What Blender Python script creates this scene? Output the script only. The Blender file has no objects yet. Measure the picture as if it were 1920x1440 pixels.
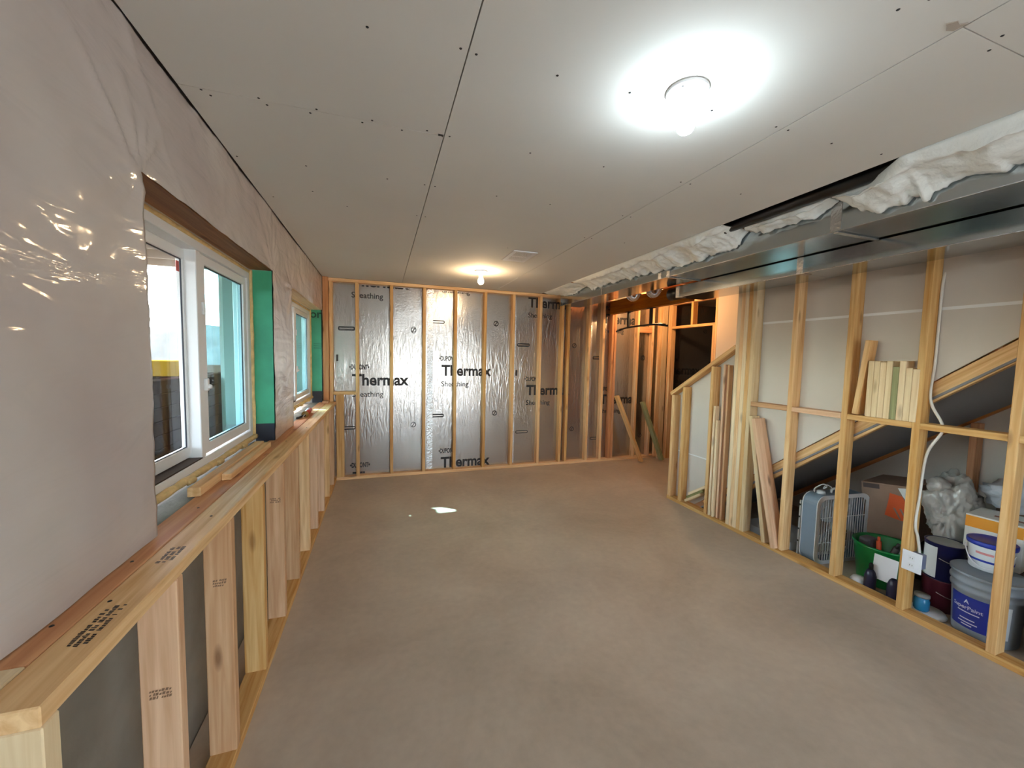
import bpy, bmesh, math, random
from mathutils import Vector, Matrix, noise
random.seed(7)
PI = math.pi
SC = bpy.context.scene
COL = SC.collection

# ------------------------------------------------------------------ camera
cam_d = bpy.data.cameras.new('camera'); cam = bpy.data.objects.new('camera', cam_d); COL.objects.link(cam)
cam_d.sensor_width = 36.0; cam_d.lens = 733.735 / 1920 * 36.0; cam_d.clip_start = 0.02; cam_d.clip_end = 300
YAW, PITCH, ROLL = 0.32262, -0.06776, 0.020995
_f = Vector((math.sin(YAW)*math.cos(PITCH), math.cos(YAW)*math.cos(PITCH), math.sin(PITCH)))
_r = Vector((math.cos(YAW), -math.sin(YAW), 0)); _u = _r.cross(_f)
_r2 = math.cos(ROLL)*_r + math.sin(ROLL)*_u; _u2 = -math.sin(ROLL)*_r + math.cos(ROLL)*_u
cam.matrix_world = Matrix(((_r2.x, _u2.x, -_f.x, 0), (_r2.y, _u2.y, -_f.y, 0), (_r2.z, _u2.z, -_f.z, 1.57), (0, 0, 0, 1)))
SC.camera = cam
# ------------------------------------------------------------------ world, sun, exposure
SUN_DIR = Vector((1.0, -0.733, -1.255)).normalized()
world = bpy.data.worlds.new('sky'); SC.world = world; world.use_nodes = True
_n = world.node_tree.nodes; _sky = _n.new('ShaderNodeTexSky')
_sky.sky_type = 'NISHITA'; _sky.sun_disc = False; _sky.sun_elevation = math.asin(-SUN_DIR.z)
_sky.sun_rotation = math.atan2(-SUN_DIR.x, -SUN_DIR.y); _sky.air_density = 1.0; _sky.dust_density = 3.0
_mix = _n.new('ShaderNodeMix'); _mix.data_type = 'RGBA'; _mix.inputs['Factor'].default_value = 0.7        # bright hazy sky
_mix.inputs['B'].default_value = (.97, .99, 1.0, 1)
world.node_tree.links.new(_sky.outputs[0], _mix.inputs['A']); world.node_tree.links.new(_mix.outputs['Result'], _n['Background'].inputs[0])
_n['Background'].inputs[1].default_value = 5.0
sun_d = bpy.data.lights.new('sun', 'SUN'); sun = bpy.data.objects.new('sun', sun_d); COL.objects.link(sun)
sun_d.energy = 22.0; sun_d.angle = math.radians(0.6); sun_d.color = (1.0, 0.96, 0.9)
sun.location = (-6, 3.5, 9); sun.rotation_euler = SUN_DIR.to_track_quat('-Z', 'Y').to_euler()
vs = SC.view_settings
vs.view_transform = 'Standard'; vs.look = 'None'; vs.gamma = 1.0; vs.use_curve_mapping = False
vs.exposure = 1.0
BULB_COOL, BULB_WARM, BULB_HALL = 85.0, 165.0, 380.0     # radiance of the bulbs
SC.cycles.sample_clamp_indirect = 6.0
SC.cycles.max_bounces = 10; SC.cycles.diffuse_bounces = 6; SC.cycles.glossy_bounces = 5; SC.cycles.transparent_max_bounces = 12

# ------------------------------------------------------------------ helpers
WM = {}                                   # world matrices of linked objects
def props(o, label=None, cat=None, group=None, kind=None):
    if label: o['label'] = label
    if cat: o['category'] = cat
    if group: o['group'] = group
    if kind: o['kind'] = kind
    return o
def obj(name, me, mat=None, parent=None, mw=None, smooth=False):
    mw = mw or Matrix()
    o = bpy.data.objects.new(name, me); COL.objects.link(o)
    if me is not None and mat is not None and not me.materials: me.materials.append(mat)
    if smooth and me is not None:
        for p in me.polygons: p.use_smooth = True
    WM[o] = mw.copy()
    if parent is not None:
        o.parent = parent; o.matrix_basis = WM[parent].inverted() @ mw
    else: o.matrix_basis = mw
    return o
def T(x, y, z): return Matrix.Translation((x, y, z))
def RZ(a): return Matrix.Rotation(a, 4, 'Z')
def RX(a): return Matrix.Rotation(a, 4, 'X')
def RY(a): return Matrix.Rotation(a, 4, 'Y')
def thing(name, loc, label, cat, group=None, kind=None, rot=None):
    m = T(*loc) @ (rot or Matrix())
    return props(obj(name, None, mw=m), label, cat, group, kind)
def mesh_of(bm, name='mesh'):
    bmesh.ops.recalc_face_normals(bm, faces=bm.faces[:])
    me = bpy.data.meshes.new(name); bm.to_mesh(me); bm.free(); return me
def add_box(bm, x0, x1, y0, y1, z0, z1, mi=0):
    vs_ = [bm.verts.new((x, y, z)) for x in (x0, x1) for y in (y0, y1) for z in (z0, z1)]
    fs = []
    for f in ((0,1,3,2),(4,6,7,5),(0,4,5,1),(2,3,7,6),(0,2,6,4),(1,5,7,3)):
        fc = bm.faces.new([vs_[i] for i in f]); fc.material_index = mi; fs.append(fc)
    return vs_
def box_mesh(x0, x1, y0, y1, z0, z1, bev=0.0, seg=1):
    bm = bmesh.new(); add_box(bm, x0, x1, y0, y1, z0, z1)
    if bev: bmesh.ops.bevel(bm, geom=bm.edges[:] , offset=bev, segments=seg, affect='EDGES', profile=0.6)
    return mesh_of(bm)
_bc = {}
def lumber(name, parent, x0, x1, y0, y1, z0, z1, mat, bev=0.0025):
    """axis-aligned board; its mesh has the grain along local Z"""
    d = [x1-x0, y1-y0, z1-z0]; ax = d.index(max(d))
    L = d[ax]; a, b = [(d[1], d[2]), (d[2], d[0]), (d[0], d[1])][ax]
    R = [Matrix(((0,0,1,0),(1,0,0,0),(0,1,0,0),(0,0,0,1))), Matrix(((0,1,0,0),(0,0,1,0),(1,0,0,0),(0,0,0,1))), Matrix()][ax]
    me = board_mesh(a, b, L, mat, bev)
    return obj(name, me, None, parent, T((x0+x1)/2, (y0+y1)/2, (z0+z1)/2) @ R)
def board_mesh(a, b, L, mat, bev=0.0025):
    k = (round(a,4), round(b,4), round(L,4), mat.name, bev)
    if k not in _bc:
        _bc[k] = box_mesh(-a/2, a/2, -b/2, b/2, -L/2, L/2, bev); _bc[k].materials.append(mat)
    return _bc[k]
def board_between(name, parent, p0, p1, w, t, wdir, mat):
    """board from p0 to p1 (centre line), width w along wdir, thickness t"""
    p0, p1 = Vector(p0), Vector(p1); z = (p1-p0).normalized(); x = Vector(wdir); x = (x - z*x.dot(z)).normalized(); y = z.cross(x)
    c = (p0+p1)/2
    m = Matrix(((x.x,y.x,z.x,c.x),(x.y,y.y,z.y,c.y),(x.z,y.z,z.z,c.z),(0,0,0,1)))
    return obj(name, board_mesh(w, t, (p1-p0).length, mat), None, parent, m)
def add_tube(bm, pts, r, n=10, caps=True, rfun=None):
    pts = [Vector(p) for p in pts]; rings = []
    up = Vector((0, 0, 1)); prev = None
    for i, p in enumerate(pts):
        t = (pts[min(i+1, len(pts)-1)] - pts[max(i-1, 0)]).normalized()
        if prev is None:
            x = t.cross(up) if abs(t.dot(up)) < .95 else t.cross(Vector((1, 0, 0)))
        else: x = prev - t*prev.dot(t)
        x.normalize(); prev = x; y = t.cross(x); rr = rfun(i) if rfun else r
        rings.append([bm.verts.new(p + (x*math.cos(a)+y*math.sin(a))*rr) for a in [2*PI*k/n for k in range(n)]])
    for a, b in zip(rings, rings[1:]):
        for k in range(n): bm.faces.new((a[k], a[(k+1)%n], b[(k+1)%n], b[k]))
    if caps:
        bm.faces.new(rings[0][::-1]); bm.faces.new(rings[-1])
def tube_mesh(pts, r, n=10, caps=True, rfun=None):
    bm = bmesh.new(); add_tube(bm, pts, r, n, caps, rfun); return mesh_of(bm)
def smooth_path(pts, k=6):
    pts = [Vector(p) for p in pts]; out = []
    for i in range(len(pts)-1):
        p0, p1, p2, p3 = pts[max(i-1,0)], pts[i], pts[i+1], pts[min(i+2,len(pts)-1)]
        for j in range(k):
            t = j/k
            out.append(.5*((2*p1)+(-p0+p2)*t+(2*p0-5*p1+4*p2-p3)*t*t+(-p0+3*p1-3*p2+p3)*t**3))
    return out+[pts[-1]]
def lathe_mesh(prof, n=32):
    bm = bmesh.new(); rings = []
    for r, z in prof:
        if r < 1e-5: rings.append([bm.verts.new((0, 0, z))])
        else: rings.append([bm.verts.new((r*math.cos(2*PI*k/n), r*math.sin(2*PI*k/n), z)) for k in range(n)])
    for a, b in zip(rings, rings[1:]):
        if len(a) == 1 and len(b) == 1: continue
        for k in range(n):
            k2 = (k+1) % n
            if len(a) == 1: bm.faces.new((a[0], b[k2], b[k]))
            elif len(b) == 1: bm.faces.new((a[k], a[k2], b[0]))
            else: bm.faces.new((a[k], a[k2], b[k2], b[k]))
    return mesh_of(bm)
def prism_mesh(poly, axis, a, b):
    """polygon of 2-D points extruded along an axis from a to b; axis x: points (y,z); y: (x,z); z: (x,y)"""
    bm = bmesh.new()
    def P(p, c): return {'x': (c, p[0], p[1]), 'y': (p[0], c, p[1]), 'z': (p[0], p[1], c)}[axis]
    A = [bm.verts.new(P(p, a)) for p in poly]; B = [bm.verts.new(P(p, b)) for p in poly]; n = len(poly)
    bm.faces.new(A); bm.faces.new(B[::-1])
    for i in range(n): bm.faces.new((A[i], A[(i+1)%n], B[(i+1)%n], B[i]))
    return mesh_of(bm)
def ring_mesh(y0, y1, z0, z1, w, x0, x1, bev=0.003):
    """rectangular frame in the YZ plane"""
    bm = bmesh.new(); wl, wr, wt, wb = w
    o = [(y0,z0),(y1,z0),(y1,z1),(y0,z1)]; i = [(y0+wl,z0+wb),(y1-wr,z0+wb),(y1-wr,z1-wt),(y0+wl,z1-wt)]
    V = {}
    for x in (x0, x1):
        V[x] = [[bm.verts.new((x, *p)) for p in q] for q in (o, i)]
    for k in range(4):
        k2 = (k+1) % 4
        for x in (x0, x1): bm.faces.new((V[x][0][k], V[x][0][k2], V[x][1][k2], V[x][1][k]))
        for q in (0, 1): bm.faces.new((V[x0][q][k], V[x0][q][k2], V[x1][q][k2], V[x1][q][k]))
    bmesh.ops.recalc_face_normals(bm, faces=bm.faces[:])
    if bev: bmesh.ops.bevel(bm, geom=bm.edges[:], offset=bev, segments=1, affect='EDGES')
    return mesh_of(bm)
_tc = {}
def text_mesh(s, width, bold=0.0, height=None):
    """flat lettering in local XY, left edge at x=0, baseline y=0, scaled to a width (and cap height)"""
    k = (s, width, bold, height)
    if k in _tc: return _tc[k]
    cu = bpy.data.curves.new('lettering', 'FONT'); cu.body = s; cu.size = 1.0; cu.offset = bold; cu.resolution_u = 4; cu.fill_mode = 'BOTH'
    o = bpy.data.objects.new('lettering_tmp', cu); COL.objects.link(o)
    bpy.context.view_layer.update()
    me = bpy.data.meshes.new_from_object(o.evaluated_get(bpy.context.evaluated_depsgraph_get()))
    bpy.data.objects.remove(o); bpy.data.curves.remove(cu)
    xs = [v.co.x for v in me.vertices]; x0, x1 = min(xs), max(xs); s_ = width/(x1-x0)
    ys = [v.co.y for v in me.vertices]; sy = s_ if height is None else height/max(ys)
    for v in me.vertices: v.co = ((v.co.x-x0)*s_, v.co.y*sy, 0)
    me.materials.clear(); _tc[k] = me
    return me
XZ = Matrix(((1,0,0,0),(0,0,-1,0),(0,1,0,0),(0,0,0,1)))    # local XY -> world XZ, facing -Y
FX = Matrix(((0,0,-1,0),(-1,0,0,0),(0,1,0,0),(0,0,0,1)))   # local x -> -Y, local y -> Z, facing -X
def fbm(v, o=3): return noise.fractal(Vector(v), 1.0, 2.0, o)

# ------------------------------------------------------------------ materials
def srgb(r, g, b):
    f = lambda c: (c/255/12.92) if c/255 <= .04045 else ((c/255+.055)/1.055)**2.4
    return (f(r), f(g), f(b), 1)
def new_mat(name):
    m = bpy.data.materials.new(name); m.use_nodes = True
    return m, m.node_tree.nodes, m.node_tree.links, m.node_tree.nodes['Principled BSDF']
def mat(name, c, rough=.5, metal=0.0, var=0.0, scale=8.0, bump=0.0, bscale=40.0, spec=.5, coat=0.0, c2=None, stretch=(1,1,1), trans=0.0, detail=4):
    m, N, L, P = new_mat(name)
    P.inputs['Base Color'].default_value = c; P.inputs['Roughness'].default_value = rough; P.inputs['Metallic'].default_value = metal
    P.inputs['Specular IOR Level'].default_value = spec; P.inputs['Coat Weight'].default_value = coat
    P.inputs['Coat Roughness'].default_value = .15
    if trans: P.inputs['Transmission Weight'].default_value = trans
    tc = N.new('ShaderNodeTexCoord'); mp = N.new('ShaderNodeMapping'); mp.inputs['Scale'].default_value = stretch
    L.new(tc.outputs['Object'], mp.inputs[0])
    if var or c2:
        t = N.new('ShaderNodeTexNoise'); t.inputs['Scale'].default_value = scale; t.inputs['Detail'].default_value = detail
        L.new(mp.outputs[0], t.inputs[0]); r = N.new('ShaderNodeValToRGB')
        a = c2 or tuple(x*(1-var) for x in c[:3])+(1,); b = c if c2 else tuple(min(1, x*(1+var)) for x in c[:3])+(1,)
        r.color_ramp.elements[0].color = a; r.color_ramp.elements[1].color = b
        r.color_ramp.elements[0].position = .35; r.color_ramp.elements[1].position = .65
        L.new(t.outputs[0], r.inputs[0]); L.new(r.outputs[0], P.inputs['Base Color'])
    if bump:
        t = N.new('ShaderNodeTexNoise'); t.inputs['Scale'].default_value = bscale; t.inputs['Detail'].default_value = 5
        L.new(mp.outputs[0], t.inputs[0]); b = N.new('ShaderNodeBump'); b.inputs['Strength'].default_value = bump; b.inputs['Distance'].default_value = .01
        L.new(t.outputs[0], b.inputs['Height']); L.new(b.outputs[0], P.inputs['Normal'])
    return m
def emit(name, c, s):
    m, N, L, P = new_mat(name); N.remove(P); e = N.new('ShaderNodeEmission'); e.inputs[0].default_value = c; e.inputs[1].default_value = s
    L.new(e.outputs[0], N['Material Output'].inputs[0]); return m
def wood(name, light, dark, knot=.5, rough=.62):
    m, N, L, P = new_mat(name); P.inputs['Roughness'].default_value = rough; P.inputs['Specular IOR Level'].default_value = .3
    tc = N.new('ShaderNodeTexCoord'); oi = N.new('ShaderNodeObjectInfo')
    add = N.new('ShaderNodeVectorMath'); add.operation = 'ADD'; mul = N.new('ShaderNodeVectorMath'); mul.operation = 'SCALE'
    cmb = N.new('ShaderNodeCombineXYZ')
    for i in range(3): L.new(oi.outputs['Random'], cmb.inputs[i])
    L.new(cmb.outputs[0], mul.inputs[0]); mul.inputs['Scale'].default_value = 37.0
    L.new(tc.outputs['Object'], add.inputs[0]); L.new(mul.outputs[0], add.inputs[1])
    mp = N.new('ShaderNodeMapping'); mp.inputs['Scale'].default_value = (45, 45, 2.2); L.new(add.outputs[0], mp.inputs[0])
    t = N.new('ShaderNodeTexNoise'); t.inputs['Scale'].default_value = 1.0; t.inputs['Detail'].default_value = 5; t.inputs['Distortion'].default_value = .6
    L.new(mp.outputs[0], t.inputs[0])
    r = N.new('ShaderNodeValToRGB'); r.color_ramp.elements[0].position = .3; r.color_ramp.elements[1].position = .68
    r.color_ramp.elements[0].color = dark; r.color_ramp.elements[1].color = light; L.new(t.outputs[0], r.inputs[0])
    # knots
    mk = N.new('ShaderNodeMapping'); mk.inputs['Scale'].default_value = (9, 9, 2.6); L.new(add.outputs[0], mk.inputs[0])
    v = N.new('ShaderNodeTexVoronoi'); v.inputs['Scale'].default_value = 1.0; L.new(mk.outputs[0], v.inputs[0])
    kr = N.new('ShaderNodeValToRGB'); kr.color_ramp.elements[0].position = .06; kr.color_ramp.elements[1].position = .16
    kr.color_ramp.elements[0].color = (1, 1, 1, 1); kr.color_ramp.elements[1].color = (0, 0, 0, 1); L.new(v.outputs['Distance'], kr.inputs[0])
    km = N.new('ShaderNodeMath'); km.operation = 'MULTIPLY'; km.inputs[1].default_value = knot; L.new(kr.outputs[0], km.inputs[0])
    mx = N.new('ShaderNodeMix'); mx.data_type = 'RGBA'; L.new(km.outputs[0], mx.inputs['Factor']); L.new(r.outputs[0], mx.inputs['A'])
    mx.inputs['B'].default_value = (dark[0]*.28, dark[1]*.2, dark[2]*.16, 1)
    # each board a little different
    hs = N.new('ShaderNodeHueSaturation'); mr = N.new('ShaderNodeMapRange'); mr.inputs['To Min'].default_value = .84; mr.inputs['To Max'].default_value = 1.14
    L.new(oi.outputs['Random'], mr.inputs[0]); L.new(mr.outputs[0], hs.inputs['Value']); L.new(mx.outputs['Result'], hs.inputs['Color'])
    mr2 = N.new('ShaderNodeMapRange'); mr2.inputs['To Min'].default_value = 1.12; mr2.inputs['To Max'].default_value = .9
    L.new(oi.outputs['Random'], mr2.inputs[0]); L.new(mr2.outputs[0], hs.inputs['Saturation'])
    L.new(hs.outputs[0], P.inputs['Base Color'])
    b = N.new('ShaderNodeBump'); b.inputs['Strength'].default_value = .12; b.inputs['Distance'].default_value = .004
    L.new(t.outputs[0], b.inputs['Height']); L.new(b.outputs[0], P.inputs['Normal'])
    return m
WOOD = wood('stud_lumber', srgb(238, 200, 146), srgb(208, 156, 98))
WOODP = wood('pink_lumber', srgb(226, 186, 148), srgb(200, 152, 112), .7)
WOODL = wood('pale_lumber', srgb(240, 218, 180), srgb(218, 188, 144), .5)
WOODO = wood('orange_lumber', srgb(216, 158, 110), srgb(188, 124, 78), .6)
WOODD = wood('header_lumber', srgb(160, 112, 78), srgb(120, 80, 54), .8)
WOODB = wood('beam_lumber', srgb(190, 124, 52), srgb(160, 96, 36), .3)
WOODG = wood('treated_lumber', srgb(160, 160, 112), srgb(128, 128, 84), .5)
DRY = mat('ceiling_drywall', srgb(222, 220, 215), .85, var=.02, scale=1.5, spec=.2)
DRYG = mat('grey_drywall', srgb(212, 204, 194), .85, var=.02, scale=3, spec=.2)
TAPE = mat('joint_compound', srgb(240, 240, 238), .8)
BLACKINK = mat('black_ink', srgb(34, 32, 34), .55)
SCREWM = mat('screw_black', srgb(30, 28, 28), .5)
GALV = mat('galvanised_steel', (.50, .55, .57, 1), .13, 1.0, var=.05, scale=6)
GALVS = mat('bright_foil_tape', (.62, .62, .62, 1), .26, 1.0, bump=.5, bscale=60)
BLACKP = mat('black_plastic_pipe', srgb(26, 26, 28), .35)
BLACKM = mat('black_metal', srgb(18, 18, 20), .45)
VINYL = mat('white_vinyl', srgb(232, 232, 232), .35)
PORC = mat('white_porcelain', srgb(238, 240, 242), .25)
WHITEP = mat('white_plastic', srgb(235, 236, 240), .4)
FOAM = mat('spray_foam', srgb(226, 194, 136), .75, var=.12, scale=25, bump=.5, bscale=45)
GREEN = mat('green_wrap', srgb(62, 158, 116), .45, var=.12, scale=5, bump=.25, bscale=9)
FLASH = mat('dark_flashing', srgb(34, 38, 52), .5)
CONC = mat('foundation_concrete', srgb(142, 136, 126), .85, var=.12, scale=5, bump=.2, bscale=30)
SILLC = mat('sill_concrete', srgb(104, 106, 98), .85, var=.25, scale=9, bump=.4, bscale=30)
WOOL = mat('white_fibreglass', srgb(246, 250, 247), .95, bump=.6, bscale=28, spec=.1)
DARKM = mat('unlit_dark', srgb(60, 54, 52), .8)  # darkness of the unlit room put into the wall colour

def floor_mat():
    m, N, L, P = new_mat('concrete_slab'); tc = N.new('ShaderNodeTexCoord')
    t = N.new('ShaderNodeTexNoise'); t.inputs['Scale'].default_value = 1.1; t.inputs['Detail'].default_value = 7; t.inputs['Roughness'].default_value = .62; t.inputs['Distortion'].default_value = .5
    L.new(tc.outputs['Object'], t.inputs[0]); r = N.new('ShaderNodeValToRGB')
    r.color_ramp.elements[0].position = .3; r.color_ramp.elements[0].color = srgb(172, 157, 140)
    r.color_ramp.elements[1].position = .72; r.color_ramp.elements[1].color = srgb(205, 190, 172); L.new(t.outputs[0], r.inputs[0])
    t2 = N.new('ShaderNodeTexNoise'); t2.inputs['Scale'].default_value = 22; t2.inputs['Detail'].default_value = 6; L.new(tc.outputs['Object'], t2.inputs[0])
    mx = N.new('ShaderNodeMix'); mx.data_type = 'RGBA'; mx.blend_type = 'OVERLAY'; mx.inputs['Factor'].default_value = .12
    L.new(r.outputs[0], mx.inputs['A']); L.new(t2.outputs[0], mx.inputs['B'])
    # scattered pale flecks
    v = N.new('ShaderNodeTexVoronoi'); v.inputs['Scale'].default_value = 1.6; L.new(tc.outputs['Object'], v.inputs[0])
    vr = N.new('ShaderNodeValToRGB'); vr.color_ramp.elements[0].position = .012; vr.color_ramp.elements[1].position = .03
    vr.color_ramp.elements[0].color = (.35, .35, .35, 1); vr.color_ramp.elements[1].color = (0, 0, 0, 1); L.new(v.outputs['Distance'], vr.inputs[0])
    m2 = N.new('ShaderNodeMix'); m2.data_type = 'RGBA'; L.new(vr.outputs[0], m2.inputs['Factor']); L.new(mx.outputs['Result'], m2.inputs['A']); m2.inputs['B'].default_value = srgb(205, 200, 192)
    L.new(m2.outputs['Result'], P.inputs['Base Color'])
    rr = N.new('ShaderNodeMapRange'); rr.inputs['To Min'].default_value = .42; rr.inputs['To Max'].default_value = .62; L.new(t.outputs[0], rr.inputs[0]); L.new(rr.outputs[0], P.inputs['Roughness'])
    b = N.new('ShaderNodeBump'); b.inputs['Strength'].default_value = .08; b.inputs['Distance'].default_value = .01; L.new(t2.outputs[0], b.inputs['Height']); L.new(b.outputs[0], P.inputs['Normal'])
    P.inputs['Specular IOR Level'].default_value = .4
    return m
FLOORM = floor_mat()
def poly_mat():
    m, N, L, P = new_mat('clear_poly_over_wall'); tc = N.new('ShaderNodeTexCoord')
    t = N.new('ShaderNodeTexNoise'); t.inputs['Scale'].default_value = 1.4; t.inputs['Detail'].default_value = 3; L.new(tc.outputs['Object'], t.inputs[0])
    r = N.new('ShaderNodeValToRGB'); r.color_ramp.elements[0].position = .35; r.color_ramp.elements[1].position = .65
    r.color_ramp.elements[0].color = srgb(186, 174, 170); r.color_ramp.elements[1].color = srgb(206, 198, 192)
    L.new(t.outputs[0], r.inputs[0]); L.new(r.outputs[0], P.inputs['Base Color'])
    P.inputs['Roughness'].default_value = .5; P.inputs['Specular IOR Level'].default_value = .25
    P.inputs['Coat Weight'].default_value = .7; P.inputs['Coat Roughness'].default_value = .1; P.inputs['Coat IOR'].default_value = 1.5
    # ripples of the loose film
    mp = N.new('ShaderNodeMapping'); mp.inputs['Rotation'].default_value = (.7, 0, 0); mp.inputs['Scale'].default_value = (1, 1.0, 4.0); L.new(tc.outputs['Object'], mp.inputs[0])
    n2 = N.new('ShaderNodeTexNoise'); n2.inputs['Scale'].default_value = 2.2; n2.inputs['Detail'].default_value = 3; n2.inputs['Distortion'].default_value = 1.0; L.new(mp.outputs[0], n2.inputs[0])
    b = N.new('ShaderNodeBump'); b.inputs['Strength'].default_value = .3; b.inputs['Distance'].default_value = .05
    L.new(n2.outputs[0], b.inputs['Height']); L.new(b.outputs[0], P.inputs['Coat Normal'])
    return m
POLY = poly_mat()
def foil_mat():
    m, N, L, P = new_mat('foil_facer'); tc = N.new('ShaderNodeTexCoord')
    P.inputs['Base Color'].default_value = (.50, .475, .455, 1); P.inputs['Metallic'].default_value = .92; P.inputs['Roughness'].default_value = .24
    mp = N.new('ShaderNodeMapping'); mp.inputs['Scale'].default_value = (26, 1, 5.5); L.new(tc.outputs['Object'], mp.inputs[0])
    n1 = N.new('ShaderNodeTexNoise'); n1.inputs['Scale'].default_value = 1.0; n1.inputs['Detail'].default_value = 3; n1.inputs['Distortion'].default_value = 1.0; L.new(mp.outputs[0], n1.inputs[0])
    n2 = N.new('ShaderNodeTexNoise'); n2.inputs['Scale'].default_value = 1.6; n2.inputs['Detail'].default_value = 2; L.new(tc.outputs['Object'], n2.inputs[0])
    mr = N.new('ShaderNodeMapRange'); mr.inputs['From Min'].default_value = .38; mr.inputs['From Max'].default_value = .68; mr.inputs['To Min'].default_value = .15; L.new(n2.outputs[0], mr.inputs[0])
    ml = N.new('ShaderNodeMath'); ml.operation = 'MULTIPLY'; L.new(n1.outputs[0], ml.inputs[0]); L.new(mr.outputs[0], ml.inputs[1])
    n3 = N.new('ShaderNodeTexNoise'); n3.inputs['Scale'].default_value = 60; n3.inputs['Detail'].default_value = 2; L.new(tc.outputs['Object'], n3.inputs[0])
    ad = N.new('ShaderNodeMath'); ad.operation = 'MULTIPLY_ADD'; ad.inputs[1].default_value = .12; L.new(n3.outputs[0], ad.inputs[0]); L.new(ml.outputs[0], ad.inputs[2])
    b = N.new('ShaderNodeBump'); b.inputs['Strength'].default_value = .36; b.inputs['Distance'].default_value = .014
    L.new(ad.outputs[0], b.inputs['Height']); L.new(b.outputs[0], P.inputs['Normal'])
    return m
FOIL = foil_mat()
def glass_mat(name, tint):
    m, N, L, P = new_mat(name); N.remove(P)
    a = N.new('ShaderNodeBsdfTransparent'); a.inputs[0].default_value = tint; g = N.new('ShaderNodeBsdfGlossy'); g.inputs['Roughness'].default_value = .02
    lw = N.new('ShaderNodeLayerWeight'); lw.inputs[0].default_value = .5; pw = N.new('ShaderNodeMath'); pw.operation = 'POWER'; pw.inputs[1].default_value = 4.5
    f = N.new('ShaderNodeMath'); f.operation = 'MULTIPLY_ADD'; f.inputs[1].default_value = .5; f.inputs[2].default_value = .03; mx = N.new('ShaderNodeMixShader')
    L.new(lw.outputs['Facing'], pw.inputs[0]); L.new(pw.outputs[0], f.inputs[0]); L.new(f.outputs[0], mx.inputs[0]); L.new(a.outputs[0], mx.inputs[1]); L.new(g.outputs[0], mx.inputs[2]); L.new(mx.outputs[0], N['Material Output'].inputs[0])
    return m
GLASSD = glass_mat('tinted_door_glass', (.78, .81, .82, 1)); GLASS = glass_mat('window_glass', (.96, .98, .99, 1)); GLASST = glass_mat('window_glass_with_screen', (.62, .86, .90, 1))

H = 2.48
# ================================================================== STRUCTURE
floor = props(obj('floor', box_mesh(-.72, 5.7, -3.1, 5.4, -.12, 0), FLOORM), 'bare grey concrete slab floor of the unfinished basement', 'floor', kind='structure')

# ---- ceiling
ceil = thing('ceiling', (0, 0, H), 'drywall ceiling with open joints and bare screw heads', 'ceiling', kind='structure')
g = .0022
for x0, x1, ys in ((-.664, .248, (-3.0, 1.70, 5.2)), (.248, 1.482, (-3.0, 0.1, 5.2)), (1.482, 2.155, (-3.0, .68, 5.2))):
    for a, b in zip(ys, ys[1:]):
        obj('drywall_sheet', box_mesh(x0+g, x1-g, a+(g if a > -2 else 0)*.6, b-(g if b < 5 else 0)*.6, H, H+.0127), DRY, ceil)
obj('backing_strip', box_mesh(.15, .35, -3, 5.2, H+.0127, H+.05), DARKM, ceil)
obj('backing_strip', box_mesh(1.38, 1.58, -3, 5.2, H+.0127, H+.05), DARKM, ceil)
SCR = lathe_mesh([(0, -.0012), (.0032, -.001), (.0046, .0004)], 10); SCR.materials.append(SCREWM)
for x, y in [(-.036,1.23),(.224,1.216),(.273,1.222),(-.596,1.708),(-.577,1.734),(-.417,1.69),(-.399,1.724),(-.255,1.721),(-.229,1.688),(-.07,1.716),(-.033,1.688),(.08,1.716),(.177,1.683),(.27,1.693),
             (.63,1.697),(.54,1.219),(.806,1.208),(1.14,1.186),(1.448,1.179),(1.512,1.179),(1.766,1.184),(2.052,1.167),(1.258,.705),(1.294,.66),(-.639,2.21),(-.347,2.196),(-.367,2.52),(.03,2.2),(.22,2.2),(.275,2.2),
             (.62,2.2),(.95,2.2),(1.45,1.69),(1.51,1.69),(1.85,1.69),(1.45,2.2),(1.51,2.2),(1.0,1.69),(-.6,2.69),(-.2,2.69),(.22,2.69),(.275,2.69),(1.0,3.18),(1.45,2.69),(1.51,2.69),(1.8,2.69),(1.62,.66),(1.66,.70),(1.9,.70),(2.1,.66),(-.6,1.22),(-.33,1.22)]:
    obj('screw', SCR, None, ceil, T(x, y, H-.0003))
obj('torn_joint_paper', prism_mesh([(1.425,.688),(1.443,.672),(1.46,.676),(1.474,.666),(1.472,.694),(1.452,.700),(1.437,.692)], 'z', H-.003, H), mat('torn_paper', srgb(176, 164, 152), .9), ceil)
obj('corner_gap', prism_mesh([(.222,1.688),(.244,1.690),(.243,1.706),(.236,1.700),(.224,1.702)], 'z', H-.0015, H), SCREWM, ceil)
obj('joint_compound', prism_mesh([(1.478,4.3),(1.488,4.3),(1.492,4.75),(1.488,5.1),(1.480,5.1),(1.474,4.75)], 'z', H-.001, H), TAPE, ceil)

# ---- open joists and subfloor over the stairs side
oj = thing('ceiling_joists', (0, 0, 2.5), 'dark open floor joists and subfloor above the ducts and stairs', 'joists', kind='structure')
obj('subfloor', box_mesh(-.95, 5.75, -3.15, 5.45, 2.74, 2.76), mat('subfloor_board', srgb(120, 92, 62), .8, var=.2, scale=14), oj)
for k in range(20):
    lumber('joist', oj, 2.335, 5.69, -2.9+k*.4, -2.862+k*.4, 2.50, 2.735, WOODO)

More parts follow.
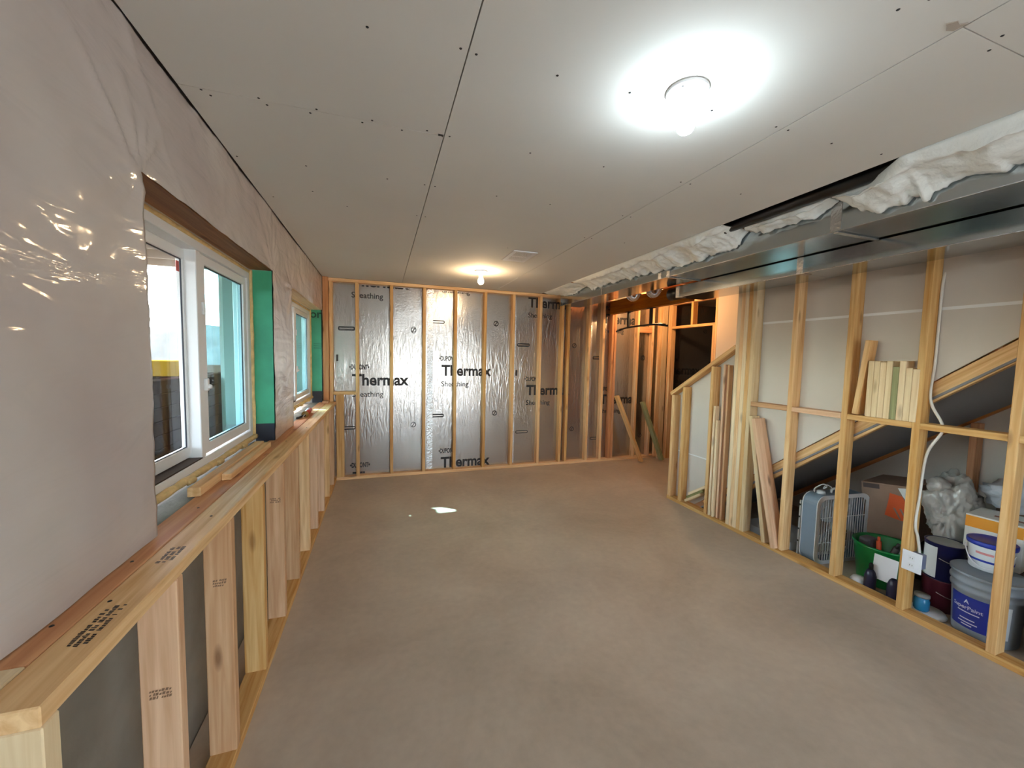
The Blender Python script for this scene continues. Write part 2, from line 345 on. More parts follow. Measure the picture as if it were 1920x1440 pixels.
# ---- left window wall
WX = -.67
W1 = (1.475, 2.948, 1.00, 2.10); W2 = (3.50, 5.154, 1.03, 2.085)
wl = thing('wall_left', (WX, 0, 0), 'window wall covered with wrinkled clear plastic vapor barrier', 'wall', kind='structure')
OUT = mat('outer_wall', srgb(170, 164, 156), .9)
for y0, y1, z0, z1 in ((-3.1, W1[0], .975, 2.74), (W1[1], W2[0], .975, 2.74), (W2[1], 5.4, .975, 2.74), (W1[0], W1[1], W1[3], 2.74), (W2[0], W2[1], W2[3], 2.74)):
    obj('wall_framing', box_mesh(-.95, -.70, y0, y1, z0, z1), OUT, wl)
obj('foundation', box_mesh(-.95, -.725, -3.1, 5.4, -.1, .975), CONC, wl)
for W in (W1, W2):
    lumber('window_header', wl, -.80, -.677, W[0], W[1], W[3]-.004, W[3]+.034, WOODD if W is W1 else WOODL)
    obj('concrete_sill', box_mesh(-.80, -.69, W[0], W[1], .968, .982), SILLC, wl)
    for yy in (W[0]-.004, W[1]-.001):
        obj('house_wrap', box_mesh(-.785, -.676, yy, yy+.005, 1.10 if W is W1 else 1.12, W[3]-.005), GREEN, wl)
        obj('sill_flashing', box_mesh(-.785, -.676, yy-.0006, yy+.0056, .982, 1.10 if W is W1 else 1.12), FLASH, wl)
GI = mat('dark_green_ink', srgb(18, 66, 52), .6)
obj('wrap_lettering', text_mesh('or', .125, .02), GI, wl, T(-.795, W2[1]-.0025, 1.99) @ XZ)
for zz in (1.63, 1.655, 1.68): obj('wrap_line', box_mesh(-.76, -.682, W2[1]-.003, W2[1]-.002, zz, zz+.004), GI, wl)
def film(y0, y1, z0, z1, wins):
    dy = .012; Y = set(); Z = set()
    n = int((y1-y0)/dy); Y |= {round(y0+(y1-y0)*i/n, 4) for i in range(n+1)}
    n = int((z1-z0)/dy); Z |= {round(z0+(z1-z0)*i/n, 4) for i in range(n+1)}
    for w in wins:
        for s, a in ((Y, w[0]), (Y, w[1]), (Z, w[3])):
            for q in [q for q in s if abs(q-a) < dy*.55 and q not in (y0, y1, z0, z1)]: s.discard(q)
            s.add(a)
    Y = sorted(Y); Z = sorted(Z)
    def inside(y, z): return any(w[0] < y < w[1] and w[2]-.2 < z < w[3] for w in wins)
    bm = bmesh.new(); V = {}
    def disp(y, z):
        d = .006*fbm((0, y*1.7, z*1.7), 3) + .0025*fbm((3, y*7, z*7), 3)
        near = 0
        for w in wins:                                    # pulled creases running off the window corners and jambs
            for cy, cz, sg in ((w[0], w[3], -1), (w[1], w[3], 1)):
                ry, rz = y-cy, z-cz; rr = math.hypot(ry, rz)
                an = math.atan2(rz, ry)
                d += .011*math.exp(-rr/.28)*noise.noise(Vector((an*4.2, cy*3, rr*1.2)))
            e = min(abs(y-w[0]) if z < w[3]+.03 else 9, abs(y-w[1]) if z < w[3]+.03 else 9, abs(z-w[3]) if w[0]-.03 < y < w[1]+.03 else 9)
            d += .0022*math.exp(-e/.02)*noise.noise(Vector((y*18, z*18, 5)))
            near = max(near, math.exp(-e/.03))
        # sharp slack creases, densest round the near window head
        wgt = .12+1.2*math.exp(-((y-1.3)**2+(z-2.15)**2)/.10)+.5*math.exp(-((y-2.9)**2+(z-2.2)**2)/.05)
        q = noise.noise(Vector(((y*.8-z*.6)*1.6, (z*.8+y*.6)*4.0, 2)))
        d += .007*wgt*(1-min(1, abs(q)*2.6))**4
        d += .004*math.exp(-abs(z-H)/.05)*noise.noise(Vector((y*20, z*8, 1)))
        for zc in (1.34, 1.66, 2.28):                          # fold lines from the roll
            zz = zc+.10*(y-1.0)*(.3 if zc < 1.5 else .0)
            d += .0018*math.exp(-((z-zz)/.006)**2)
        if y < 1.4:                                       # slack pleats above the sill
            d += .014*math.exp(-(z-z0)/.22)*noise.noise(Vector((y*5+z*4, 0, 9)))
        return d, near
    def vert(i, j):
        if (i, j) not in V:
            y, z = Y[i], Z[j]; d, nr = disp(y, z); yy, zz = y, z
            for w in wins:
                if z <= w[3]+.001:
                    if abs(y-w[0]) < .03: yy += .004+.014*abs(noise.noise(Vector((z*9, 1, w[0]))))+.005*abs(noise.noise(Vector((z*31, 1, 2))))
                    if abs(y-w[1]) < .03: yy -= .004+.012*abs(noise.noise(Vector((z*9, 2, w[0]))))+.004*abs(noise.noise(Vector((z*31, 3, 2))))
                if abs(z-w[3]) < .03 and w[0]-.02 < y < w[1]+.02: zz -= .003+.006*abs(noise.noise(Vector((y*6, 3, w[0]))))+.002*abs(noise.noise(Vector((y*25, 3, 4))))
            V[i, j] = bm.verts.new((WX+d+.002*nr, yy, zz))
        return V[i, j]
    for i in range(len(Y)-1):
        for j in range(len(Z)-1):
            if not inside((Y[i]+Y[i+1])/2, (Z[j]+Z[j+1])/2):
                bm.faces.new((vert(i, j), vert(i+1, j), vert(i+1, j+1), vert(i, j+1)))
    # turned-in edge round the openings
    for e in [e for e in bm.edges if e.is_boundary]:
        c = (e.verts[0].co+e.verts[1].co)/2
        if any(w[0]-.05 < c.y < w[0]+.05 and c.z < w[3]-.02 and c.z > z0+.01 for w in wins):
            a, b = e.verts; q = []
            for v in (a, b):
                if v not in V: V[v] = bm.verts.new(v.co+Vector((-.03, 0, 0)))
                q.append(V[v])
            bm.faces.new((a, b, q[1], q[0]))
    return mesh_of(bm)
obj('vapor_barrier', film(-3.0, 5.2, .988, 2.479, [(W1[0], W1[1], 1.0, W1[3]), (W2[0], W2[1], 1.0, W2[3])]), POLY, wl, smooth=True)

# ---- windows
def foam_strip(y0, y1, x, z, r, axis='y'):
    pts = []; n = max(6, int(abs(y1-y0)/.025))
    for i in range(n+1):
        t = y0+(y1-y0)*i/n; a = .003*noise.noise(Vector((t*9, x*7, z))); b = .002*noise.noise(Vector((t*11, 4, z*3)))
        pts.append((x+a, t, z+b) if axis == 'y' else (x+a, z+b, t))
    return tube_mesh(pts, r, 8, True, lambda i: r*(1+.3*noise.noise(Vector((i*.27, r*90, z)))))
def window(name, W, label):
    y0, y1, z0, z1 = W[0]+.025, W[1]-.025, W[2]+.03, W[3]-.03; ym = (y0+y1)/2
    w = thing(name, (-.84, ym, z0), label, 'window', kind='structure')
    obj('frame', ring_mesh(y0, y1, z0, z1, (.045, .045, .04, .035), -.875, -.795), VINYL, w)
    obj('track', box_mesh(-.873, -.800, y0+.045, ym-.03, z0+.035, z0+.041), mat('dark_track', srgb(70, 54, 48), .6), w)
    obj('mullion', box_mesh(-.868, -.80, ym-.035, ym+.012, z0+.036, z1-.041, .003), VINYL, w)
    for a, b, xa, xb, gl in ((y0+.04, ym-.0, -.872, -.845, GLASS), (ym+.013, y1-.046, -.838, -.803, GLASST)):
        s = obj('sash', ring_mesh(a, b, z0+.045, z1-.045, (.05, .05, .045, .05), xa, xb), VINYL, w)
        obj('pane', box_mesh((xa+xb)/2-.003, (xa+xb)/2+.003, a+.045, b-.045, z0+.09, z1-.085), gl, s)
        obj('gasket', ring_mesh(a+.048, b-.048, z0+.093, z1-.088, (.006,)*4, (xa+xb)/2+.003, (xa+xb)/2+.008, 0), FLASH, s)
    lk = obj('latch', box_mesh(-.803, -.785, ym+.012, ym+.034, 1.38, 1.44, .006, 2), VINYL, w)
    obj('latch_knob', lathe_mesh([(0,-.006),(.011,-.006),(.012,.0),(.009,.008),(0,.01)], 16), VINYL, lk, T(-.782, ym+.023, 1.40) @ RY(PI/2), True)
    obj('latch', box_mesh(-.803, -.79, ym+.012, ym+.030, 1.74, 1.80, .005, 2), VINYL, w)
    obj('foam_seal', foam_strip(W[0]+.02, W[1]-.01, -.785, z0-.010, .015), FOAM, w, smooth=True)
    obj('foam_seal', foam_strip(W[0]+.02, W[1]-.01, -.80, z1+.010, .009), FOAM, w, smooth=True)
    obj('foam_seal', foam_strip(z0-.02, z1+.02, -.79, W[1]-.013, .009, 'z'), FOAM, w, smooth=True)
    for t in (.34, .55, .8):
        c = W[0]+(W[1]-W[0])*t
        obj('foam_blob', foam_strip(c-.02, c+.03, -.772, z0-.014, .014), FOAM, w, smooth=True)
    return w
win1 = window('window_1', W1, 'white vinyl sliding window with latch, nearer of the two')
win2 = window('window_2', W2, 'white vinyl sliding window beside the back corner, farther one')
obj('pane_sticker', box_mesh(-.855, -.853, 2.125, 2.15, 1.92, 1.965), mat('red_sticker', srgb(206, 90, 84), .6), win1)

# ---- knee wall under the windows
kw = thing('wall_lower', (-.6, .8, 0), 'low stud wall with board ledge along the concrete under the windows', 'wall', kind='structure')
lumber('ledge_board', kw, -.620, -.53, .81, 5.2, .947, .985, WOOD)
lumber('ledge_board', kw, -.712, -.622, .93, 5.2, .947, .985, WOODO)
lumber('ledge_board', kw, -.712, -.622, .81, .928, .947, .985, WOODL)
lumber('bottom_plate', kw, -.62, -.53, .81, 5.2, 0, .038, WOOD)
lumber('end_board', kw, -.712, -.53, .812, .85, 0.0, .946, WOODL)
for k in range(11):
    y = .87+k*.4064 - .02
    if y < 5.1 and k > 0: lumber('stud', kw, -.62, -.53, y-.0, y+.038, .038, .946, WOODP if k % 3 else WOOD)
# lumber grade stamps: rows of small illegible ink marks
def stamp_mesh(w, h, seed, rows=3):
    rnd = random.Random(seed); bm = bmesh.new()
    for r in range(rows):
        x = 0
        while x < w:
            d = rnd.uniform(.004, .009)
            if rnd.random() < .8:
                y = h*r/rows; hh = h/rows*rnd.uniform(.5, .8)
                vs4 = [bm.verts.new(p) for p in ((x, y, 0), (x+d*.75, y, 0), (x+d*.75+.002, y+hh, 0), (x+.002, y+hh, 0))]
                bm.faces.new(vs4)
            x += d
    return mesh_of(bm)
INK = mat('grade_stamp_ink', srgb(70, 58, 50), .7); INKF = mat('faded_stamp_ink', srgb(132, 100, 74), .7)
for y, x, s in ((1.0, -.60, 1), (1.33, -.60, 2)):
    obj('grade_stamp', stamp_mesh(.13 if s == 1 else .09, .04, s), INK, kw, T(x+.045, y-.04, .9855) @ RZ(PI/2))
for i, (y, z) in enumerate(((1.256, .62), (1.663, .70), (2.476, .72), (2.883, .62))):
    obj('grade_stamp', stamp_mesh(.05, .03, 5+i), INKF, kw, T(-.60, y-.0006, z) @ XZ)
for x, y in ((-.66, 1.05), (-.655, 1.32), (-.60, 1.12), (-.575, 1.62), (-.6, 2.9), (-.65, 1.72), (-.56, 3.4)):
    obj('nail_hole', SCR, None, kw, T(x, y, .9856) @ RX(PI))

# ---- back wall with foil-faced sheathing
wb = thing('wall_back', (0, 5.2, 0), 'back stud wall over printed foil-faced foam sheathing', 'wall', kind='structure')
SY = 5.29
panels = []
for x0, x1 in ((-.70, .612), (.612, 1.80), (1.80, 3.0), (3.0, 4.21), (4.21, 5.7)):
    panels.append(obj('sheathing_panel', box_mesh(x0+.001, x1-.001, SY, SY+.05, 0, H+.02), FOIL, wb))
def crinkle(w, z0, z1):
    bm = bmesh.new(); n = int((z1-z0)/.02); rows = []
    for j in range(n+1):
        z = z0+(z1-z0)*j/n; rows.append([bm.verts.new((w*(i/6-.5)+.002*noise.noise(Vector((i, z*30, 1))), -.002-.003*abs(noise.noise(Vector((i*.9, z*23, w*50)))), z)) for i in range(7)])
    for a, b in zip(rows, rows[1:]):
        for i in range(6): bm.faces.new((a[i], a[i+1], b[i+1], b[i]))
    return mesh_of(bm)
for x in (.612, 1.775, 3.0, 4.2): obj('foil_tape', crinkle(.075, .03, H-.03), GALVS, wb, T(x, SY, 0))
def clip_text(me, zmin, zmax, base):
    bm = bmesh.new(); bm.from_mesh(me)
    for co, no in ((zmin-base, -1), (zmax-base, 1)):
        bmesh.ops.bisect_plane(bm, geom=bm.verts[:]+bm.edges[:]+bm.faces[:], plane_co=(0, co, 0), plane_no=(0, no, 0), clear_outer=True)
    m2 = bpy.data.meshes.new('lettering'); bm.to_mesh(m2); bm.free(); return m2
def slot_mesh():
    bm = bmesh.new(); w, h, t = .075, .021, .0095; A = []; B = []
    for k in range(24):
        a = 2*PI*k/24; cx = w if math.cos(a) > 0 else -w
        A.append(bm.verts.new((cx+h*math.cos(a), h*math.sin(a), 0))); B.append(bm.verts.new((cx+(h-t)*math.cos(a), (h-t)*math.sin(a), 0)))
    for k in range(24): bm.faces.new((A[k], A[(k+1)%24], B[(k+1)%24], B[k]))
    return mesh_of(bm)
def circ_mesh():
    bm = bmesh.new(); A = []; B = []
    for k in range(20):
        a = 2*PI*k/20; A.append(bm.verts.new((.035*math.cos(a), .035*math.sin(a), 0))); B.append(bm.verts.new((.028*math.cos(a), .028*math.sin(a), 0)))
    for k in range(20): bm.faces.new((A[k], A[(k+1)%20], B[(k+1)%20], B[k]))
    for s in (1,):
        q = [bm.verts.new(p) for p in ((-.02,-.024,0),(-.014,-.027,0),(.02,.024,0),(.014,.027,0))]; bm.faces.new(q)
    return mesh_of(bm)
SLOT, CIRC = slot_mesh(), circ_mesh()
SLOT.materials.append(BLACKINK); CIRC.materials.append(BLACKINK)
INKG = mat('grey_ink', srgb(74, 72, 74), .55)
def printing(panel, x, zt):
    def put(s, w, dx, z, bold, m, h=None):
        if z > H-.05 or z+.15 < .04: return
        me = clip_text(text_mesh(s, w, bold, h), .045, H-.05, z)
        if len(me.polygons): obj('lettering', me, m, panel, T(x+dx, SY-.0012, z) @ XZ)
    put('Thermax', .69, 0, zt, .03, BLACKINK, .142)
    put('\u2022DUPONT\u2022', .235, -.03, zt+.20, .03, BLACKINK, .062)
    put('Sheathing', .372, 0, zt-.148, .006, BLACKINK)
    for dx, dz, me in ((-.06, .712, SLOT), (-.06, -.54, SLOT), (.75, .728, CIRC), (.75, -.527, CIRC)):
        if .06 < zt+dz < H-.08: obj('print_mark', me, None, panel, T(x+dx, SY-.0012, zt+dz) @ XZ)
for p, x, zs in ((0, -.351, (1.18, -.075)), (1, .766, (1.309, .05)), (2, 1.989, (1.035, 2.295)), (3, 3.215, (.885, 2.125)), (4, 4.44, (1.35,))):
    for z in zs: printing(panels[p], x, z)
printing(panels[0], -.351, 2.42); printing(panels[1], .766, 2.56)
for x, z in ((-.52, 1.52), (1.83, 1.35)): obj('print_mark', box_mesh(x-.012, x+.012, SY-.0015, SY-.0008, z-.04, z+.04), INKG, wb)
obj('rim_wall', box_mesh(-.95, 5.75, 5.342, 5.45, -.1, 2.74), OUT, wb)
lumber('top_plate', wb, -.66, 4.36, 5.2, 5.289, H-.04, H-.002, WOOD)
lumber('bottom_plate', wb, -.62, 4.30, 5.2, 5.289, 0, .038, WOOD)
SZ0, SZ1 = .038, H-.04
for x in (-.284, .122, .528, .935, 1.341, 1.747, 2.154, 2.50, 2.60, 2.945, 3.186, 3.80, 4.075):
    lumber('stud', wb, x-.019, x+.019, 5.201, 5.289, SZ0, SZ1, WOOD)
for x in (3.345, 3.39): lumber('stud', wb, x-.019, x+.019, 5.201, 5.289, SZ0, SZ1, WOODO)
lumber('corner_stud', wb, -.662, -.60, 5.16, 5.20, .987, H-.002, WOODO)
lumber('corner_stud', wb, -.598, -.56, 5.201, 5.289, .038, SZ1, WOOD)
lumber('corner_stud', wb, -.528, -.44, 5.201, 5.24, .038, 1.066, WOOD)
lumber('blocking', wb, -.56, -.304, 5.201, 5.289, 1.068, 1.106, WOOD)
# crossing block above head height on the right part
lumber('blocking', wb, 3.82, 4.055, 5.203, 5.241, 2.0, 2.09, WOODO)

# ---- far right wall with the dark doorway
wd = thing('wall_far_right', (4.33, 4.5, 0), 'stairwell side wall of pale drywall beside the doorway', 'wall', kind='structure')
DX = 4.34
obj('drywall_sheet', box_mesh(DX, DX+.0127, -3.0, 4.22, 0, 2.48), DRYG, wd)
obj('drywall_sheet', box_mesh(DX, DX+.0127, -3.0, 4.22, 2.483, 2.73), DRYG, wd)
dr = thing('door_1', (DX, 4.7, 0), 'framed dark doorway with short studs above the header', 'doorway', kind='structure')
for y0 in (4.225, 4.263): lumber('jamb_stud', dr, DX, DX+.089, y0, y0+.036, 0, 2.44 if y0 < 4.25 else 2.07, WOOD)
for y0 in (5.11, 5.148): lumber('jamb_stud', dr, DX, DX+.089, y0, y0+.036, 0, 2.44, WOOD)
lumber('jamb_stud', dr, DX-.13, DX-.04, 5.145, 5.183, 0, 2.44, WOODL)
lumber('jamb_stud', dr, DX-.20, DX-.135, 5.15, 5.188, 0.04, 2.44, WOOD)
lumber('header', dr, DX, DX+.089, 4.262, 5.108, 2.07, 2.108, WOOD)
lumber('cripple_stud', dr, DX, DX+.089, 4.67, 4.708, 2.108, 2.44, WOOD)
lumber('door_plate', dr, DX, DX+.089, 4.225, 5.184, 2.442, 2.48, WOOD)
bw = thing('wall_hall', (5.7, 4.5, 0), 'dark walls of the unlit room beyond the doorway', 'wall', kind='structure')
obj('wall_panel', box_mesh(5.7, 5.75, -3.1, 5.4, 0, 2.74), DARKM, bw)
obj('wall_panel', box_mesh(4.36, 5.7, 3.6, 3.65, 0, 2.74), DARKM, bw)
we = thing('wall_behind', (2, -3.1, 0), 'plain drywall wall round the added glass door at the near end', 'wall', kind='structure')
for a in ((-.95, .3, -.1, 2.74), (2.9, 5.75, -.1, 2.74), (.3, 2.9, 2.15, 2.74)): obj('drywall_sheet', box_mesh(a[0], a[1], -3.15, -3.1, a[2], a[3]), DRYG, we)
d2_ = thing('added_door_2', (1.6, -3.12, 0), 'wide sliding glass door added behind the camera for fill daylight', 'door', kind='structure')  # unseen opening added to let soft daylight in from behind
for x0, x1 in ((.3, 1.62), (1.58, 2.9)):
    yb = -3.135 if x0 < 1 else -3.115
    fr = obj('door_frame', ring_mesh(x0, x1, .0, 2.15, (.06,)*4, -.01, .01), VINYL, d2_, T(0, yb, 0) @ Matrix(((0,1,0,0),(-1,0,0,0),(0,0,1,0),(0,0,0,1))))
    obj('pane', box_mesh(x0+.055, x1-.055, yb-.003, yb+.003, .055, 2.095), GLASSD, fr)

# ---- stair partition on the right
RX0, RX1 = 3.10, 3.189
ws = thing('wall_right', (3.1, 2, 0), 'open stud partition enclosing the stairs, with drywall behind', 'wall', kind='structure')
lumber('bottom_plate', ws, RX0, RX1, -3.0, 3.60, 0, .038, WOOD)
lumber('top_plate', ws, RX0, RX1, -3.0, 2.79, 2.44, 2.478, WOOD)
for y in (2.235, 1.842, 1.449, 1.058, .655, .25, -.15, -.55, -.95, -1.35, -1.75, -2.15, -2.55):
    lumber('stud', ws, RX0, RX1, y, y+.038, .038, 2.44, WOOD)
for k in range(5): lumber('post_stud', ws, RX0, RX1, 2.600+k*.0385, 2.638+k*.0385, .038, 2.44, WOOD if k % 2 else WOODL)
rk = lambda y: 1.222+.628*(3.61-y)
for y, m in ((3.55, WOOD), (3.39, WOOD), (3.02, WOOD)):
    lumber('rake_stud', ws, RX0, RX1, y, y+.038, .038, rk(y+.038)-.047, m)
board_between('rake_plate', ws, (RX0+.0445, 3.615, rk(3.615)-.0225), (RX0+.0445, 2.793, rk(2.793)-.0225), .089, .038, (1, 0, 0), WOOD)
ys = [2.600, 2.273, 1.880, 1.487, 1.096, .693]; ye = [2.273, 1.880, 1.487, 1.096, .693, .288]
for i in range(5):
    a = [2.600, 2.235, 1.842, 1.449, 1.058][i]; b = [2.235, 1.842, 1.449, 1.058, .655][i]+.038
    lumber('blocking', ws, RX0, RX1, b, a, 1.186, 1.224, WOODP if i < 2 else WOOD)
st = lambda y: 1.503+.79*(1.415-y)              # top edge of the stringer
DX0, DX1 = 3.190, 3.2025
obj('drywall_sheet', prism_mesh([(.885, 1.9165), (2.78, 1.9165), (2.78, 2.70), (-.10, 2.70)], 'x', DX0, DX1), DRYG, ws)
obj('drywall_sheet', prism_mesh([(.90, 1.9135), (2.78, 1.9135), (2.78, 1.735), (3.6, 1.215), (3.6, .5615), (2.605, .5615)], 'x', DX0, DX1), DRYG, ws)
obj('drywall_sheet', prism_mesh([(2.612, .5585), (3.6, .5585), (3.6, .04), (3.27, .04)], 'x', DX0, DX1), DRYG, ws)
obj('joint_tape', box_mesh(DX0-.0008, DX0, .9, 2.6, 1.906, 1.924), TAPE, ws)
obj('joint_tape', box_mesh(DX0-.0008, DX0, 2.83, 3.58, .554, .566), TAPE, ws)
obj('drywall_sheet', box_mesh(DX0, DX1, -3.0, -.12, 0, 2.70), DRYG, ws)

# ---- staircase behind the partition
sc_ = thing('staircase', (3.7, 3.3, 0), 'enclosed wooden stairs rising toward the viewer, seen from below', 'stairs', kind='structure')
def str_piece(x0, x1, top, bot, m, name):
    ya, yb = -.15, 3.22
    obj(name, prism_mesh([(ya, st(ya)-top), (yb, max(.02, st(yb)-top)), (yb, max(.0, st(yb)-bot)), (ya, st(ya)-bot)], 'x', x0, x1), m, sc_)
def stringer(x0, x1):
    ya, yb = -.15, 3.15; c0 = Vector(((x0+x1)/2, ya, st(ya)-.066)); c1 = Vector(((x0+x1)/2, yb, st(yb)-.066))
    board_between('stringer', sc_, c0, c1, .098, x1-x0, (0, 0, 1), WOODO if x0 > 4 else WOOD)
stringer(3.204, 3.242); stringer(4.295, 4.333)
str_piece(3.196, 4.335, .132, .146, mat('shade_grey_soffit', srgb(136, 134, 136), .85, spec=.2), 'soffit_panel')  # drywall toned down to carry the shade under the stairs
for k in range(11):
    y = 2.95-k*.25; z = st(y)+.20
    obj('tread', box_mesh(3.245, 4.29, y-.25, y+.02, z-.03, z), WOODO, sc_); obj('riser', box_mesh(3.245, 4.29, y-.01, y, z-.22, z-.03), WOODO, sc_)
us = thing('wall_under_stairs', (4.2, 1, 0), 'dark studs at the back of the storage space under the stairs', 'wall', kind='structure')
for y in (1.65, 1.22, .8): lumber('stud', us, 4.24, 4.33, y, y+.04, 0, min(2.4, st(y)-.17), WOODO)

# ================================================================== THINGS
# ---- ceiling lamps
def lamp(x, y, c, s, label):
    t = thing('ceiling_lamp', (x, y, H), label, 'lamp', 'bare bulb ceiling lamps')
    b = obj('base', lathe_mesh([(0, 0), (.068, 0), (.069, -.006), (.066, -.012), (.058, -.014), (.056, -.012), (.052, -.014), (.046, -.020), (.044, -.018), (.040, -.022), (.030, -.028), (.024, -.040), (.0225, -.052), (.019, -.052), (.019, -.04), (0, -.04)], 48), PORC, t, T(x, y, H), True)
    for a in (0.6, 0.6+PI): obj('base_screw', SCR, None, b, T(x+.052*math.cos(a), y+.052*math.sin(a), H-.0145))
    pr = [(.0, -.045), (.0135, -.046), (.0155, -.056), (.017, -.066), (.0215, -.078), (.0275, -.092), (.0305, -.104), (.0305, -.114), (.027, -.126), (.020, -.135), (.010, -.1405), (0, -.142)]
    obj('bulb', lathe_mesh(pr, 32), emit('bulb_glow', c, s), t, T(x, y, H), True)
lamp(.98, 1.133, (.78, .93, 1.0, 1), BULB_COOL, 'cool white bare bulb in white porcelain holder, nearest and largest')
lamp(1.005, 4.124, (1.0, .70, .40, 1), BULB_WARM, 'small warm bare bulb in white holder near back wall')
lamp(1.0, -1.86, (.86, .94, 1.0, 1), BULB_COOL, 'unseen bare bulb ceiling lamp added behind the camera')  # extra lamp out of view, added to brighten the room
lamp(3.62, 4.55, (1.0, .60, .28, 1), BULB_HALL, 'warm bare bulb hidden behind the beam by the doorway')
# it hangs from a block between joists
lb = props(lumber('lamp_block', None, 3.50, 3.74, 4.45, 4.64, H+.001, H+.0195, WOODO), 'small wooden block carrying the hidden bulb holder', 'block')

# ---- ceiling register
vt = thing('ceiling_vent', (1.17, 3.39, H), 'white metal ceiling register with rows of slots', 'vent')
vx0, vx1, vy0, vy1 = 1.065, 1.285, 3.215, 3.565
bm = bmesh.new()
for a in ((vx0, vx1, vy0, vy0+.03), (vx0, vx1, vy1-.03, vy1), (vx0, vx0+.035, vy0+.03, vy1-.03), (vx1-.035, vx1, vy0+.03, vy1-.03), (vx0+.035, vx1-.035, 3.384, 3.396)): add_box(bm, *a, H-.008, H-.0005)
obj('frame', mesh_of(bm), WHITEP, vt)
obj('duct_opening', box_mesh(vx0+.034, vx1-.034, vy0+.029, vy1-.029, H-.0015, H-.0005), BLACKM, vt)
SL = box_mesh(-.002, .002, -.067, .067, -.0035, .0035); SL.materials.append(WHITEP)
for k in range(13):
    for yc in (3.314, 3.466): obj('slat', SL, None, vt, T(vx0+.042+k*.0114, yc, H-.005) @ RY(.6))

# ---- ducts
d1 = thing('main_air_duct', (2.6, 2.5, 2.31), 'wide rectangular galvanised air duct under the joists, trimmed with insulation', 'duct')
secs = (-2.9, -1.2, .33, 1.555, 2.90, 4.05, 5.10)
for a, b in zip(secs, secs[1:]):
    obj('duct_section', box_mesh(2.40, 3.02 if b < 3.3 else 2.72, a+.001, b-.001, 2.308, 2.497, .002), GALV, d1)
for y, wid in ((1.555, .055), (2.90, .04), (.33, .05), (4.0, .03)):
    bm = bmesh.new(); add_box(bm, 2.3975, 2.3995, y-wid/2, y+wid/2, 2.31, 2.49); obj('foil_tape', mesh_of(bm), GALVS, d1)
for y in (1.555, 2.90, .33): 
    obj('drive_cleat', box_mesh(2.402, 2.757 , y-.012, y+.012, 2.298, 2.308, .003), GALVS, d1)
obj('foil_tape', box_mesh(2.3975, 2.3995, 2.99, 3.03, 2.31, 2.44), GALVS, d1)
d2 = thing('branch_air_duct', (2.9, 1.5, 2.2), 'narrow galvanised duct tucked below the wide duct along the stud tops', 'duct')
for a, b in ((-2.9, -.6), (-.6, .8), (.8, 2.0), (2.0, 3.21)):
    obj('duct_section', box_mesh(2.762, 3.098, a+.001, b-.001, 2.193, 2.302, .002), GALV, d2)
for y in (2.0, 3.19, .8):
    bm = bmesh.new(); add_box(bm, 2.759, 2.762, y-.022, y+.022, 2.19, 2.304); add_box(bm, 2.759, 2.85, y-.022, y+.022, 2.1905, 2.1928); obj('foil_tape', mesh_of(bm), GALVS, d2)
obj('end_boot', lathe_mesh([(0, .05), (.045, .06), (.06, .05), (.062, -.10), (.05, -.11), (0, -.11)], 24), BLACKP, d2, T(2.84, 3.27, 2.25) @ RX(PI/2), True)
# sheet-metal lips
obj('bottom_lip', box_mesh(2.758, 2.764, -2.9, 3.21, 2.190, 2.1935), GALVS, d2)
obj('bottom_lip', box_mesh(2.396, 2.402, -2.9, 5.10, 2.3055, 2.3085), GALVS, d1)
# ---- drain pipe in the gap
pp = thing('drain_pipe', (2.27, 2.2, 2.46), 'black plastic drain pipe in the gap beside the ceiling edge', 'pipe')
obj('pipe', tube_mesh([(2.275, y, 2.503) for y in (-1.0, 0, 1.2, 2.22)], .042, 20), BLACKP, pp, smooth=True)
obj('coupling', tube_mesh([(2.275, 2.16, 2.503), (2.275, 2.24, 2.503)], .05, 20), BLACKP, pp, smooth=True)
obj('pipe_label', box_mesh(2.228, 2.242, 2.175, 2.19, 2.49, 2.5), WHITEP, pp)

